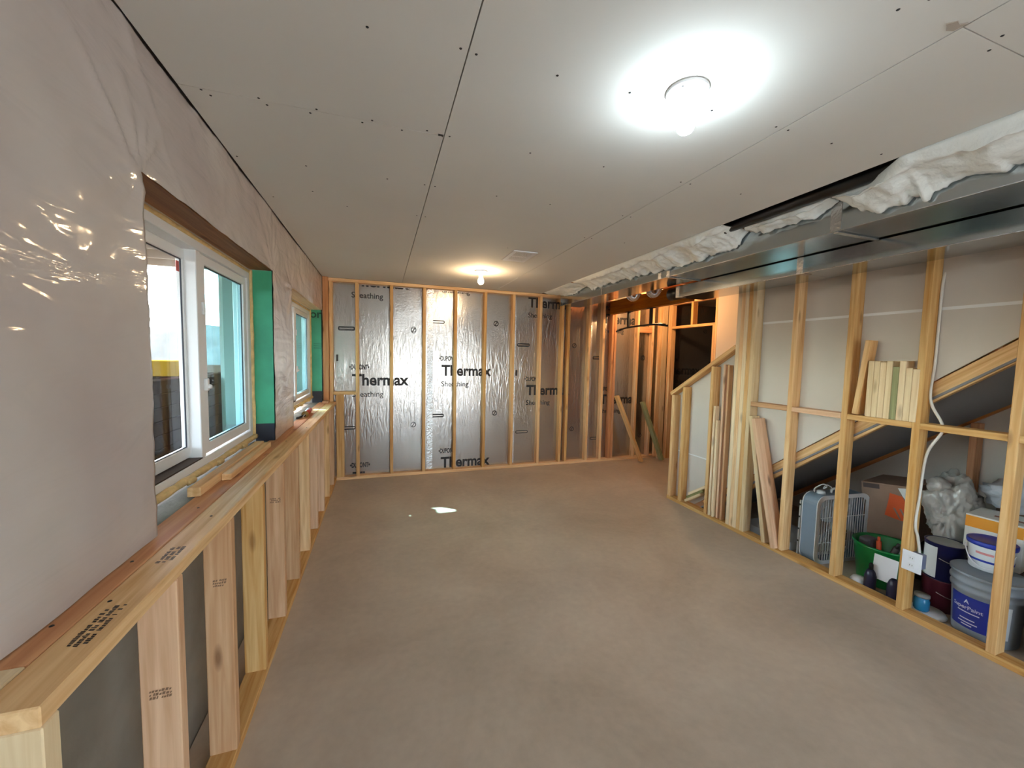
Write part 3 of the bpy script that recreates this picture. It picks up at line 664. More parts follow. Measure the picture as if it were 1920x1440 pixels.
# ---- insulation
def wool(y0, y1, fz, seed, fat, xs=lambda y: 2.146):
    """a ragged batt draped from the ceiling edge down over the duct side; fz(y) = lower hem height"""
    bm = bmesh.new(); n = int((y1-y0)/.012); m = 22; rows = []
    for i in range(n+1):
        y = y0+(y1-y0)*i/n; e = min(1, min(i, n-i)/10+.12); hem = fz(y); row = []
        hem = 2.47-(2.47-hem)*e
        hem += .024*noise.noise(Vector((y*13, seed, 0)))*e+.014*noise.noise(Vector((y*45, seed, 3)))*e
        spike = max(0, noise.noise(Vector((y*22, seed*3, 7)))-.42)*.16*e; hem -= spike
        tt = fat*e*(.8+.6*noise.noise(Vector((y*4, seed, 5))))
        # closed section: outer skin from ceiling edge to the hem, inner skin back up
        P = []
        for k in range(m+1):
            t = k/m; 
            x0_ = xs(y); z0_ = 2.479-.06*(x0_-2.146)
            if t < .42: u = t/.42; px, pz = x0_+u*(max(2.25, x0_+.02)-x0_), z0_-.006*u-tt*.22*math.sin(u*PI)
            else:
                u = (t-.42)/.58; xb = max(2.25, x0_+.02); px, pz = xb+(2.378-xb)*min(1, u*1.5)**.8, z0_-.006+(hem-z0_+.006)*u
                px -= .0; 
            bulge = tt*math.sin(PI*min(1, t*1.0))**.7
            P.append((px-bulge*.55*(1 if t > .3 else t/.3)+(.0), pz-bulge*.45))
        P += [(2.388, hem+.004), (2.392, (hem+2.47)/2), (2.38, 2.478), (max(2.2, xs(y)+.01), 2.478)]
        for q, (px, pz) in enumerate(P):
            w = noise.noise_vector(Vector((px*9, y*9, pz*9+seed)))*.02+noise.noise_vector(Vector((px*30, y*30, pz*30+seed)))*.009
            if q > m: w *= 0
            else: w *= min(1, q/m*7)
            x_ = min(px+w.x, 2.392); z_ = min(pz+w.z, 2.4785)
            row.append(bm.verts.new((x_, y+w.y*.6, z_)))
        rows.append(row)
    L = len(rows[0])
    for a, b in zip(rows, rows[1:]):
        for k in range(L): bm.faces.new((a[k], a[(k+1)%L], b[(k+1)%L], b[k]))
    bm.faces.new(rows[0][::-1]); bm.faces.new(rows[-1])
    return mesh_of(bm)
XS = {3: lambda y: 2.30, 4: lambda y: 2.146+.15*max(0, min(1, (y-1.15)/.2))}
for y0, y1, f, sd, ft, lab in (
    (4.30, 5.12, lambda y: 2.425+.02*math.sin(y*9), 1, .035, 'thin tuft of white fibreglass at the far end of the duct'),
    (2.10, 4.27, lambda y: 2.385-.02*math.sin(y*2.6+1), 2, .075, 'long ragged strip of white fibreglass along the middle of the duct'),
    (1.54, 2.06, lambda y: 2.435-.03*(2.06-y)/.5, 3, .04, 'short drooping piece of white fibreglass below the black pipe'),
    (-1.0, 1.525, lambda y: 2.38-.02*math.exp(-((y-1.15)/.25)**2)-.03*math.exp(-((y-.93)/.06)**2)-.02*math.sin(y*11), 4, .11, 'thickest bulging strip of white fibreglass over the near duct')):
    props(obj('insulation_batt', wool(y0, y1, f, sd, ft, XS.get(sd, lambda y: 2.146)), WOOL, smooth=True), lab, 'insulation', 'fibreglass along the main duct')
# ---- beam, flexible ducts, pull-up bar
props(lumber('ceiling_beam', None, 3.27, 3.36, 3.60, 5.199, 2.248, 2.44, WOODB), 'orange-lit wooden beam running from back wall behind the ducts', 'beam')
def flex(y, x0, lab):
    t = thing('flexible_duct', (x0, y, 2.3), lab, 'flexible duct', 'foil flexible ducts below the beam')
    pts = [(2.725+.0*i, y, 2.42) for i in range(0)]; n = 60
    for i in range(n+1):
        u = i/n; a = PI*u
        pts.append((x0+.06*(1-math.cos(a)), y+.02*math.sin(a), 2.44-.10*math.sin(a)))
    obj('hose', tube_mesh(pts, .05, 20, False, lambda i: .050+.005*math.sin(i*2.1)), mat('ribbed_foil', (.8, .8, .82, 1), .18, 1.0), t, smooth=True)
    obj('collar', tube_mesh([(2.721, y, 2.425), (x0+.02, y, 2.425)], .054, 20), GALV, t, smooth=True)
    obj('collar', tube_mesh([(x0+.12, y, 2.425), (x0+.12, y, 2.739)], .054, 20), GALV, t, smooth=True)
flex(4.15, 2.88, 'foil flexible duct bend under the beam, farther one')
flex(3.82, 2.92, 'foil flexible duct bend under the beam, nearer one')
pb = thing('pull_up_bar', (3.31, 4.5, 2.15), 'black steel pull-up bar bolted under the beam', 'exercise bar')
obj('bar', tube_mesh(smooth_path([(3.31, 5.06, 1.985), (3.31, 4.95, 2.005), (3.31, 4.80, 2.026), (3.31, 4.52, 2.031), (3.31, 4.28, 2.032), (3.31, 4.12, 2.020), (3.31, 3.97, 1.997)]), .013, 12), BLACKM, pb, smooth=True)
for y in (4.77, 4.285):
    obj('bracket', box_mesh(3.295, 3.325, y-.018, y+.018, 2.03, 2.2475, .002), BLACKM, pb)
    obj('mount_plate', box_mesh(3.28, 3.345, y-.05, y+.05, 2.2405, 2.2475), BLACKM, pb)
for y in (4.07, 4.98): obj('grip', tube_mesh([(3.31, y-.06, 2.008 if y < 4.5 else 2.010), (3.31, y+.06, 2.024 if y < 4.5 else 1.994)], .0165, 12), BLACKP, pb, smooth=True)

# ---- boards leaning at the back
props(board_between('leaning_board', None, (3.40, 5.13, 1.02), (3.78, 4.98, .02), .089, .038, (0, 1, 0), WOOD), 'bare board leaning diagonally against back studs', 'board')
props(board_between('leaning_board', None, (3.87, 5.13, .92), (4.16, 4.98, .02), .089, .038, (0, 1, 0), WOODG), 'greenish treated board leaning diagonally beside the doorway', 'board')

# ---- things on the window ledge
props(lumber('wood_offcut', None, -.735, -.690, 1.85, 2.75, .986, 1.024, WOOD), 'long pale square stick lying on ledge below near window', 'wood strip')
props(lumber('wood_offcut', None, -.688, -.650, 2.06, 2.74, .986, 1.016, WOOD), 'shorter wooden stick beside the long one on the ledge', 'wood strip')
props(lumber('wood_offcut', None, -.655, -.590, 5.0, 5.12, .986, 1.016, WOODP), 'small wood block on the ledge end in the back corner', 'wood block')
tl = thing('caulking_gun', (-.66, 3.95, .986), 'metal and red caulking gun lying on the sunlit ledge', 'tool', rot=RZ(.06))
m_ = WM[tl]; STEEL = mat('dull_steel', (.55, .54, .5, 1), .35, .9); REDT = mat('red_tube', srgb(190, 60, 50), .5)
obj('cradle', tube_mesh([(0, 0, .026), (0, .30, .026)], .024, 16), STEEL, tl, m_, True)
obj('end_ring', tube_mesh([(0, -.012, .028), (0, .0, .028)], .03, 20), mat('brass_ring', srgb(168, 140, 90), .4, .6), tl, m_, True)
obj('cartridge', tube_mesh([(.012, .02, .034), (.012, .27, .034)], .021, 16), REDT, tl, m_, True)
obj('nozzle', tube_mesh([(0, .30, .028), (0, .42, .02)], .01, 12, True, lambda i: .012-.009*i), STEEL, tl, m_, True)
obj('handle', tube_mesh(smooth_path([(.0, -.01, .02), (-.03, -.05, .012), (-.05, -.12, .012)]), .011, 10), BLACKM, tl, m_, True)
obj('rod', tube_mesh([(0, -.16, .03), (0, -.01, .03)], .004, 8), STEEL, tl, m_, True)

# ---- loose boards by the stair partition
grp = 'offcuts in the stair partition'
props(board_between('leaning_board', None, (3.125, 2.578, 1.10), (3.125, 2.385, .041), .089, .036, (1, 0, 0), WOODL), 'left of two pale boards leaning on post, under the blocking', 'board')
props(board_between('leaning_board', None, (3.118, 2.533, 1.085), (3.118, 2.285, .041), .12, .036, (1, 0, 0), WOODP), 'right pinkish board of the leaning pair against the post', 'board')
for i, (y, yt, h, w, m, lab) in enumerate(((2.988, 2.994, 1.135, .035, WOODL, 'tall pale stick standing by the rake stud'), (2.950, 2.962, 1.0, .03, WOODL, 'shorter pale stick standing before the rake stud'),
        (2.912, 2.932, 1.545, .03, WOODP, 'tallest pinkish stick standing left in the narrow bay'), (2.865, 2.885, 1.54, .03, WOODP, 'tallest pinkish stick standing beside the post'))):
    props(board_between('standing_stick', None, (RX0+.02+.02*(i//2), y-.0, .04), (RX0+.03+.03*(i//2), yt, h), w+.02, .022, (1, 0, 0), m), lab, 'stick', grp)
for i, (dy, z0, m, lab) in enumerate(((0, .075, WOODL, 'bottom offcut of three propped at the foot of the rake wall'), (.005, .105, WOODG, 'middle greenish offcut of three propped in the rake bay'), (.01, .135, WOODL, 'top pale offcut of three propped in the rake bay'))):
    props(board_between('wood_offcut', None, (RX0+.04, 3.335-i*.03+dy, .06+i*.046), (RX0+.045, 3.13-i*.03, .20+i*.050), .06, .027, (1, 0, 0), m), lab, 'wood offcut', grp)
# offcuts standing on the blocking between two studs
ZB = 1.2245
props(board_between('wood_offcut', None, (RX0+.03, 1.795, ZB+.006), (RX0+.03, 1.747, 1.735), .075, .034, (1, 0, 0), WOOD), 'long offcut tilted against the stud on the blocking', 'wood offcut', grp)
cols = (WOODL, WOODL, WOODL, WOODL, WOODG, WOODL, WOODL, WOODL)
tops = (1.598, 1.597, 1.59, 1.598, 1.562, 1.60, 1.556, 1.55); ord_ = ('first', 'second', 'third', 'fourth', 'fifth', 'sixth', 'seventh', 'eighth')
y = 1.737
for i in range(8):
    w = .0335
    lab = ord_[i]+' upright offcut from left on the blocking shelf' if i != 4 else 'greenish treated offcut in the upright row on blocking'
    props(lumber('wood_offcut', None, RX0-.004, RX0+.08, y-w+.001, y, ZB, tops[i], cols[i]), lab, 'wood offcut', grp)
    y -= w
props(lumber('wood_offcut', None, RX0+.04, RX0+.085, 1.489, 1.56, ZB+.38, ZB+.40, WOODP), 'small brown offcut lying across the upright row', 'wood offcut', grp) if False else None

# ---- electrical outlet and cable
ob = thing('electrical_outlet', (3.09, 1.42, .37), 'white duplex outlet plate on the stud, fed by white cable', 'outlet')
obj('box', box_mesh(RX0-.002, RX0+.07, 1.392, 1.448, .325, .415, .003), mat('blue_box', srgb(120, 126, 150), .5), ob)
pl = obj('cover_plate', box_mesh(RX0-.010, RX0-.0025, 1.378, 1.472, .306, .43, .002), WHITEP, ob)
for z in (.345, .39):
    obj('receptacle', box_mesh(RX0-.0125, RX0-.0101, 1.410, 1.440, z-.014, z+.014, .001), PORC, pl)
    for dy in (-.006, .006): obj('slot', box_mesh(RX0-.0132, RX0-.0126, 1.425+dy-.001, 1.425+dy+.001, z-.003, z+.006), BLACKM, pl)
cb = smooth_path([(3.28, 1.40, 2.30), (3.26, 1.436, 2.20), (3.185, 1.44, 2.10), (3.178, 1.441, 1.85), (3.176, 1.441, 1.59), (3.165, 1.441, 1.37), (3.172, 1.385, 1.235), (3.172, 1.378, 1.18), (3.165, 1.435, 1.03), (3.145, 1.441, .77), (3.13, 1.441, .59), (3.155, 1.435, .51), (3.165, 1.425, .41)], 8)
props(obj('electric_cable', tube_mesh(cb, .0075, 8), mat('white_cable', srgb(226, 222, 214), .5), smooth=True), 'white electric cable stapled down the stud to the outlet', 'cable')

# ---- box fan
FB = mat('fan_blue_grey', srgb(122, 140, 156), .45); FW = mat('fan_white', srgb(224, 226, 228), .4)
fn = thing('box_fan', (3.20, 2.05, .0), 'grey-blue box fan with white wire grille standing on the floor', 'fan', rot=T(0, 0, .0) @ RZ(-.10))
fm = WM[fn]; FWd, FH, FT = .52, .545, .125
def rrect(w, h, r, n=6):
    P = []
    for cx, cz, a0 in ((w-r, h-r, 0), (r, h-r, PI/2), (r, r, PI), (w-r, r, 1.5*PI)):
        for k in range(n+1): a = a0+PI/2*k/n; P.append((cx+r*math.cos(a), cz+r*math.sin(a)))
    return P
def ring_prism(Po, Pi, y0, y1):
    bm = bmesh.new(); n = len(Po)
    A, B, C, D = [[bm.verts.new((p[0], yy, p[1])) for p in Q] for Q, yy in ((Po, y0), (Pi, y0), (Po, y1), (Pi, y1))]
    for k in range(n):
        k2 = (k+1) % n
        for a, b in ((A, B), (C, D), (A, C), (B, D)): bm.faces.new((a[k], a[k2], b[k2], b[k]))
    return mesh_of(bm)
Po = rrect(FWd, FH, .075); Pi = [(FWd/2+(x-FWd/2)*.985, FH/2+(z-FH/2)*.985) for x, z in Po]
obj('housing', ring_prism(Po, Pi, 0.006, FT-.006), FB, fn, fm)
for y0 in (0, FT-.006):
    Pq = [(FWd/2+(x-FWd/2)*1.012, FH/2+(z-FH/2)*1.008) for x, z in Po]; Pr = [(FWd/2+(x-FWd/2)*.90, FH/2+(z-FH/2)*.90) for x, z in Po]
    obj('grille_rim', ring_prism(Pq, Pr, y0, y0+.006), FW, fn, fm)
    for k in range(20):
        x = .035+k*(FWd-.07)/19
        obj('grille_bar', box_mesh(x-.0022, x+.0022, y0+.001, y0+.005, .03, FH-.03), FW, fn, fm)
    for z in (.17, .37): obj('grille_bar', box_mesh(.03, FWd-.03, y0+.0015, y0+.0045, z-.002, z+.002), FW, fn, fm)
obj('motor', lathe_mesh([(0, -.03), (.05, -.03), (.055, .02), (0, .03)], 24), FW, fn, fm @ T(FWd/2, FT/2, FH/2) @ RX(PI/2), True)
bm = bmesh.new()
for k in range(5):
    a = k*2*PI/5; q = []
    for r_, da, yy in ((.05, -.25, -.02), (.215, -.35, -.03), (.225, .35, .03), (.05, .25, .02)): q.append(bm.verts.new((FWd/2+r_*math.cos(a+da), FT/2+yy, FH/2+r_*math.sin(a+da))))
    bm.faces.new(q)
obj('blades', mesh_of(bm), mat('fan_blade', srgb(176, 184, 192), .4), fn, fm)
obj('handle', tube_mesh(smooth_path([(.20, FT/2, FH), (.215, FT/2, FH+.03), (.30, FT/2, FH+.032), (.315, FT/2, FH)]), .008, 10), FW, fn, fm, True)
obj('speed_knob', lathe_mesh([(0, 0), (.03, 0), (.026, .022), (0, .026)], 20), FW, fn, fm @ T(.10, FT/2, FH), True)
obj('power_cord', tube_mesh(smooth_path([(.07, .09, FH+.004), (.06, .08, FH+.04), (.11, .06, FH+.075), (.15, .06, FH+.055), (.13, .07, FH+.035), (.17, .08, FH+.06), (.21, .07, FH+.04), (.24, .1, FH+.005)]), .0045, 8), FW, fn, fm, True)

# ---- low flat carton behind the leaning boards
props(obj('flat_box', box_mesh(3.24, 3.62, 2.27, 2.74, 0, .075, .003), mat('pale_card', srgb(190, 194, 198), .7)), 'low pale flat box on the floor behind the leaning boards', 'box')
wsx = thing('wire_shelf_rack', (3.26, 2.24, 0), 'small dark wire rack standing behind the box fan', 'rack')
for z in (.12, .22, .32, .42): obj('shelf_wire', box_mesh(3.23, 3.55, 2.20, 2.21, z, z+.012), BLACKM, wsx)
for x in (3.24, 3.54): obj('post', box_mesh(x-.006, x+.006, 2.199, 2.211, 0, .46), FW, wsx)

# ---- cardboard moving box with orange print
CARD = mat('brown_cardboard', srgb(158, 128, 108), .85, var=.05, scale=9); ORA = mat('orange_print', srgb(226, 92, 40), .7)
mb = thing('moving_box', (3.76, 1.72, .0), 'tilted cardboard moving box with orange print behind the green tub', 'box', rot=RZ(.18) @ RY(0))
mm = WM[mb] @ T(0, 0, .258) @ RX(-.12)
obj('carton', box_mesh(0, .42, -.02, .30, 0, .41, .004), CARD, mb, mm)
def on_face(poly, name, m, d=.001): obj(name, prism_mesh(poly, 'x', -.002-d, -.0005), m, mb, mm)
on_face([(.185, .365), (.285, .365), (.285, .40), (.185, .40)], 'shipping_label', mat('dark_label', srgb(84, 70, 66), .7))
on_face([(.055, .33), (.125, .345), (.135, .29), (.165, .17), (.115, .155), (.02, .135), (-.015, .15), (.01, .22)], 'orange_print', ORA)
for k in range(3): on_face([(.03+k*.035, .235), (.042+k*.035, .235), (.010+k*.035, .155), (.0+k*.035, .155)], 'print_gap', CARD, .0022)
on_face([(-.015, .40), (.075, .39), (.05, .33), (.0, .25), (-.015, .25)], 'white_flap', TAPE, .003)
sb = props(obj('support_box', box_mesh(3.75, 4.12, 1.66, 2.02, 0, .215, .004), mat('dark_card', srgb(70, 58, 52), .85)), 'dark carton under the tilted moving box', 'box')

# ---- green tub with odds and ends
GT = mat('green_plastic', srgb(14, 122, 58), .32)
tb = thing('green_tub', (3.45, 1.738, 0), 'shiny green plastic tub full of tools on floor', 'tub')
obj('tub', lathe_mesh([(0, 0), (.135, 0), (.145, .01), (.175, .26), (.185, .275), (.186, .285), (.178, .29), (.168, .28), (.138, .015), (0, .012)], 48), GT, tb, T(3.45, 1.738, 0), True)
obj('handle_tab', box_mesh(3.40, 3.50, 1.522, 1.545, .265, .283, .006, 2), GT, tb)
for p0, p1, r, m, nm, lab, cat in (((3.48, 1.69, .10), (3.39, 1.58, .37), .024, mat('silver_tube', srgb(178, 184, 206), .3, .3), 'caulk_tube', 'silver caulk tube sticking out of the green tub', 'tube'),
        ((3.43, 1.73, .10), (3.38, 1.63, .34), .018, mat('dark_tube', srgb(54, 46, 40), .5), 'tool_handle', 'dark tool handle sticking out of the green tub', 'tool'),  # plain dark handle, kind of tool not known
        ((3.41, 1.75, .12), (3.37, 1.74, .345), .014, mat('orange_handle', srgb(226, 92, 48), .4), 'screwdriver', 'orange screwdriver handle in the green tub', 'tool')):
    z = (Vector(p1)-Vector(p0)); t = thing(nm, p0, lab, cat)
    obj('body', tube_mesh([p0, Vector(p0)+z*.86], r, 14), m, t, smooth=True); obj('tip', tube_mesh([Vector(p0)+z*.86, p1], r*.6, 12), m if cat != 'tube' else WHITEP, t, smooth=True)
hp = props(obj('tool_pouch', box_mesh(3.35, 3.45, 1.775, 1.855, .15, .31, .02, 2), mat('grey_pouch', srgb(84, 78, 80), .8)), 'dark grey pouch standing in the green tub', 'pouch')

# ---- small clutter in front of the tub
wc = props(obj('paper_card', box_mesh(-.001, .001, -.065, .065, 0, .165), WHITEP, mw=T(3.245, 1.632, .10) @ RZ(.1) @ RY(.12)), 'white printed card propped before the green tub', 'card')
NAVY = mat('navy_plastic', srgb(34, 38, 66), .3)
for x, yv, h, lab in ((3.225, 1.695, .20, 'dark navy bottle left of the white card'), (3.225, 1.565, .15, 'dark navy bottle right of the white card')):
    t = thing('spray_bottle', (x, yv, 0), lab, 'bottle', 'navy bottles on the storage floor')
    obj('body', lathe_mesh([(0, 0), (.03, 0), (.033, .01), (.033, .11), (.024, .14), (.014, .155), (0, .155)], 24), NAVY, t, T(x, yv, .0), True)
    obj('cap', lathe_mesh([(0, .155), (.013, .155), (.012, h-.01), (.006, h), (0, h)], 16), BLACKM, t, T(x, yv, 0), True)
props(obj('plastic_scrap', prism_mesh([(3.21, 1.60), (3.27, 1.59), (3.285, 1.70), (3.24, 1.74), (3.205, 1.72)], 'z', 0, .003), mat('grey_scrap', srgb(150, 150, 146), .7)), 'crumpled pale scrap lying on floor by the plate', 'scrap')
props(obj('white_cloth', lathe_mesh([(0, .0), (.045, 0), (.05, .015), (.035, .04), (0, .05)], 16), WHITEP, mw=T(3.25, 1.775, .012), smooth=True), 'small white rag lying by the green tub', 'rag')

# ---- paint cans
def can(x, y, z, r, h, body, lab, label_c=None, nm='paint_can'):
    t = thing(nm, (x, y, z), lab, 'paint can', 'stacked paint cans')
    m = T(x, y, z)
    b = obj('can', lathe_mesh([(0, 0), (r*.96, 0), (r, .004), (r, h-.006), (r*1.03, h-.003), (r*1.03, h), (r*.97, h), (r*.95, h-.008), (0, h-.008)], 40), body, t, m, True)
    if label_c: 
        bm = bmesh.new(); n = 16; a0, a1 = PI*.72, PI*1.02; P0 = []; P1 = []
        for k in range(n+1):
            a = a0+(a1-a0)*k/n; P0.append(bm.verts.new(((r+.001)*math.cos(a), (r+.001)*math.sin(a), h*.05))); P1.append(bm.verts.new(((r+.001)*math.cos(a), (r+.001)*math.sin(a), h*.9)))
        for k in range(n): bm.faces.new((P0[k], P0[k+1], P1[k+1], P1[k]))
        obj('paper_label', mesh_of(bm), label_c, t, m, True)
    obj('lid', lathe_mesh([(0, h-.004), (r*.80, h-.004), (r*.84, h-.001), (r*.9, h-.001), (r*.93, h-.006)], 40), STEEL, t, m, True)
    obj('bail', tube_mesh([(r*1.02*math.cos(a), r*1.02*math.sin(a), h*.62-.03*math.sin(q)) for q, a in [(PI*k/12, PI*1.05+PI*.8*k/12) for k in range(13)]], .0025, 6), STEEL, t, m, True)
    return t
NV = mat('navy_can', srgb(24, 26, 74), .35); MR = mat('maroon_can', srgb(92, 34, 48), .35); WL = mat('white_label', srgb(226, 230, 232), .5)
can(3.47, 1.44, 0, .094, .20, MR, 'maroon paint can on the floor beneath the navy can')
can(3.472, 1.442, .201, .094, .235, NV, 'navy blue paint can stacked on the maroon can', WL)
jr = thing('blue_jar', (3.235, 1.425, .035), 'small bright blue jar on a white lid beside outlet stud', 'jar')
obj('jar', lathe_mesh([(0, 0), (.032, 0), (.037, .008), (.037, .065), (.033, .072), (.033, .085), (0, .085)], 28), mat('blue_jar', srgb(40, 128, 178), .2), jr, T(3.235, 1.425, .036), True)
obj('lid', lathe_mesh([(0, .085), (.036, .085), (.036, .10), (0, .10)], 28), mat('grey_lid', srgb(150, 152, 150), .4), jr, T(3.235, 1.425, .036), True)
props(obj('white_lid', lathe_mesh([(0, .012), (.07, .012), (.085, .0), (.088, .006), (.078, .024), (0, .03)], 36), WHITEP, mw=T(3.283, 1.415, .005), smooth=True), 'white plastic lid lying under the blue jar', 'saucer')  # a loose plastic lid

# ---- buckets
def arc_label(r0, r1, z0, z1, a0, a1, n=20, off=.0012):
    bm = bmesh.new(); A = []; B = []
    for k in range(n+1):
        a = a0+(a1-a0)*k/n
        A.append(bm.verts.new(((r0+off)*math.cos(a), (r0+off)*math.sin(a), z0))); B.append(bm.verts.new(((r1+off)*math.cos(a), (r1+off)*math.sin(a), z1)))
    for k in range(n): bm.faces.new((A[k], A[k+1], B[k+1], B[k]))
    return mesh_of(bm)
def wrap_text(s, w, r, a_mid, z, tilt=0, bold=0.0, off=.002, taper=0):
    me = text_mesh(s, w, bold).copy()
    for v in me.vertices:
        a = a_mid + ((v.co.x-w/2)/r); zz = z+v.co.y+tilt*(v.co.x-w/2); rr = r+off+taper*(zz-z)
        v.co = (rr*math.cos(a), rr*math.sin(a), zz)
    return me
BX, BY = 3.36, 1.20
bk = thing('paint_bucket', (BX, BY, 0), 'large translucent grey paint bucket with blue label', 'bucket'); bmw = T(BX, BY, 0)
GB = mat('grey_bucket', srgb(150, 160, 170), .4); BL = mat('blue_label', srgb(36, 52, 152), .4)
obj('body', lathe_mesh([(0, 0), (.125, 0), (.13, .006), (.142, .265), (.150, .27), (.150, .283), (.144, .285), (.146, .31), (.154, .313), (.154, .326), (.147, .328), (.149, .36), (.156, .362), (.156, .372), (.148, .374), (.144, .36), (.124, .02), (0, .012)], 48), GB, bk, bmw, True)
am = PI*.935
lbl = obj('blue_label', arc_label(.1325, .141, .055, .245, am-.62, am+.62), BL, bk, bmw, True)
obj('side_label', arc_label(.1325, .141, .055, .245, am+.63, am+1.25), WL, bk, bmw, True)
WI = mat('white_ink', srgb(222, 226, 240), .5)
obj('lettering', wrap_text('SuperPaint', .135, .1375, am, .165, 0, .01, taper=.045), WI, lbl, bmw)
for zz, w in ((.145, .10), (.105, .07), (.085, .09), (.07, .05)): obj('label_line', arc_label(.1325+.0085*(zz-.055)/.19, .1325+.0085*(zz-.048)/.19, zz, zz+.006, am-w*3, am+w*4, 10, .002), WI, lbl, bmw, True)
obj('emblem', wrap_text('A', .024, .139, am, .20, 0, .02, taper=.045), WI, lbl, bmw)
PX, PY, PZ = 3.42, 1.225, .374
pk = thing('joint_compound_pail', (PX, PY, PZ), 'small white pail with blue lid standing on the large bucket', 'pail'); pm = T(PX, PY, PZ)
obj('bucket_lid', lathe_mesh([(0, -.004), (.15, -.004), (.157, -.001), (.157, .004), (.15, .006), (.14, .001), (0, .001)], 48), GB, bk, bmw @ T(0, 0, .372), True)
obj('body', lathe_mesh([(0, .007), (.082, .007), (.085, .012), (.094, .15), (.094, .155), (0, .155)], 44), WL, pk, pm, True)
BLU = mat('blue_lid', srgb(36, 60, 168), .4)
obj('lid', lathe_mesh([(.090, .150), (.099, .150), (.101, .158), (.101, .174), (.096, .178), (.088, .172), (0, .172)], 44), BLU, pk, pm, True)
obj('band', arc_label(.0885, .0891, .060, .072, PI*.65, PI*1.7, 24, .0015), BLU, pk, pm, True)
obj('red_print', arc_label(.0915, .0925, .105, .118, PI*.9, PI*1.15, 10, .0015), mat('faint_red', srgb(226, 150, 150), .6), pk, pm, True)
obj('handle', tube_mesh([(.1*math.cos(a)*1.0, .1*math.sin(a), .13-.10*math.sin(q)) for q, a in [(PI*k/16, PI*.62+PI*.85*k/16) for k in range(17)]], .003, 6), WHITEP, pk, pm, True)

# ---- carton with orange band, plastic bags, tote
cx = thing('orange_band_carton', (3.60, 1.30, 0), 'white carton with orange band behind the white pail', 'box', rot=RZ(.12)); cm = WM[cx]
obj('carton', box_mesh(-.06, .19, -.14, .095, .36, .645, .003), mat('white_card', srgb(232, 232, 226), .6), cx, cm)
obj('orange_band', box_mesh(-.0612, -.0600, -.139, .094, .565, .635), mat('orange_card', srgb(238, 160, 44), .5), cx, cm)
obj('top_print', box_mesh(.02, .05, -.12, .0, .6452, .6458), mat('brown_print', srgb(150, 90, 66), .6), cx, cm)
obj('label_line', box_mesh(-.0615, -.0605, -.12, .01, .49, .494), INKG, cx, cm)
props(obj('storage_crate', box_mesh(3.59, 3.95, 1.17, 1.46, 0, .355, .01, 2), mat('dark_crate', srgb(40, 40, 46), .5)), 'dark crate under the white and orange carton', 'crate')
def crumple(sx, sy, sz, seed, amp=.3, sub=4):
    bm = bmesh.new(); bmesh.ops.create_icosphere(bm, subdivisions=sub, radius=1.0); rnd = random.Random(seed)
    for v in bm.verts:
        n = v.co.normalized(); d = 1+amp*1.1*noise.noise(n*1.5+Vector((seed, 0, 0)))
        q = n+noise.noise_vector(n*2+Vector((seed, 4, 0)))*.35
        d += amp*.9*(.5-abs(noise.noise(q*3.1+Vector((0, seed, 0)))))-amp*.55*abs(noise.noise(q*6.5+Vector((0, 0, seed))))
        v.co = Vector((n.x*sx, n.y*sy, n.z*sz))*d
        v.co.z = max(v.co.z, -sz*.92)
    return mesh_of(bm)
BAG = mat('grey_plastic_film', srgb(176, 172, 166), .3, bump=.8, bscale=14, coat=.4); BAG2 = mat('pale_plastic_film', srgb(196, 200, 208), .28, bump=.8, bscale=12, coat=.4)
bg = thing('plastic_bag', (3.66, 1.55, .40), 'crumpled grey plastic bag heaped above the paint cans', 'bag')
obj('film', crumple(.17, .12, .23, 3.1, .34, 5), BAG, bg, T(3.74, 1.53, .58), True)
obj('knot', crumple(.05, .05, .05, 8.0, .4, 3), BAG, bg, T(3.62, 1.57, .76), True)
props(obj('support_crate', box_mesh(3.64, 3.98, 1.475, 1.62, 0, .36, .006), mat('black_crate', srgb(30, 28, 30), .5)), 'black crate under the grey plastic bag', 'crate')
props(obj('plastic_sheet', crumple(.20, .16, .09, 5.7, .5), BAG2, mw=T(3.93, 1.30, .745), smooth=True), 'folded pale plastic sheeting on top of the carton pile', 'plastic sheet')
props(obj('support_carton', box_mesh(3.85, 4.1, 1.12, 1.38, .356, .66, .005), CARD), 'brown carton holding up the pale plastic sheeting', 'box')
tt = thing('storage_tote', (3.42, .86, 0), 'dark blue tote in the right storage bay at the picture edge', 'tote')
obj('tub', box_mesh(3.25, 3.62, .71, 1.00, 0, .30, .02, 2), NAVY, tt); obj('lid', box_mesh(3.235, 3.635, .70, 1.015, .302, .325, .008, 2), BLACKP, tt)
props(obj('towel_bundle', crumple(.12, .12, .09, 2.2, .25), mat('white_towel', srgb(206, 204, 204), .9), mw=T(3.40, .86, .41), smooth=True), 'white towel bundle on the dark blue tote', 'towel')

# ================================================================== OUTSIDE
gd = props(obj('ground', box_mesh(-60, -.96, -30, 80, -.3, .55), mat('bare_soil', srgb(40, 31, 26), .95, var=.3, scale=3, spec=0)), 'dark soil outside the windows', 'ground', kind='structure')
props(obj('patio', box_mesh(-.955, 9, -30, -3.16, -.3, -.03), mat('bounce_concrete', srgb(170, 164, 156), .9, var=.06, scale=3)), 'pale concrete patio added outside the glass door to bounce daylight', 'patio', kind='structure')  # pale slab out of view, added to bounce light onto the ceiling
dk = thing('deck', (-2.2, 2, 2.62), 'white painted deck overhead outside the windows', 'deck')
WD = mat('white_deck_paint', srgb(214, 208, 198), .7)
y = -1.6
while y < 5.3:
    obj('deck_board', box_mesh(-4.6, -.96, y, y+.1445, 2.62, 2.65), WD, dk); y += .1452
for k in range(17):
    yy = -1.5+k*.42
    if yy < 5.3: obj('deck_joist', box_mesh(-4.6, -.97, yy, yy+.04, 2.47, 2.62), WD, dk)
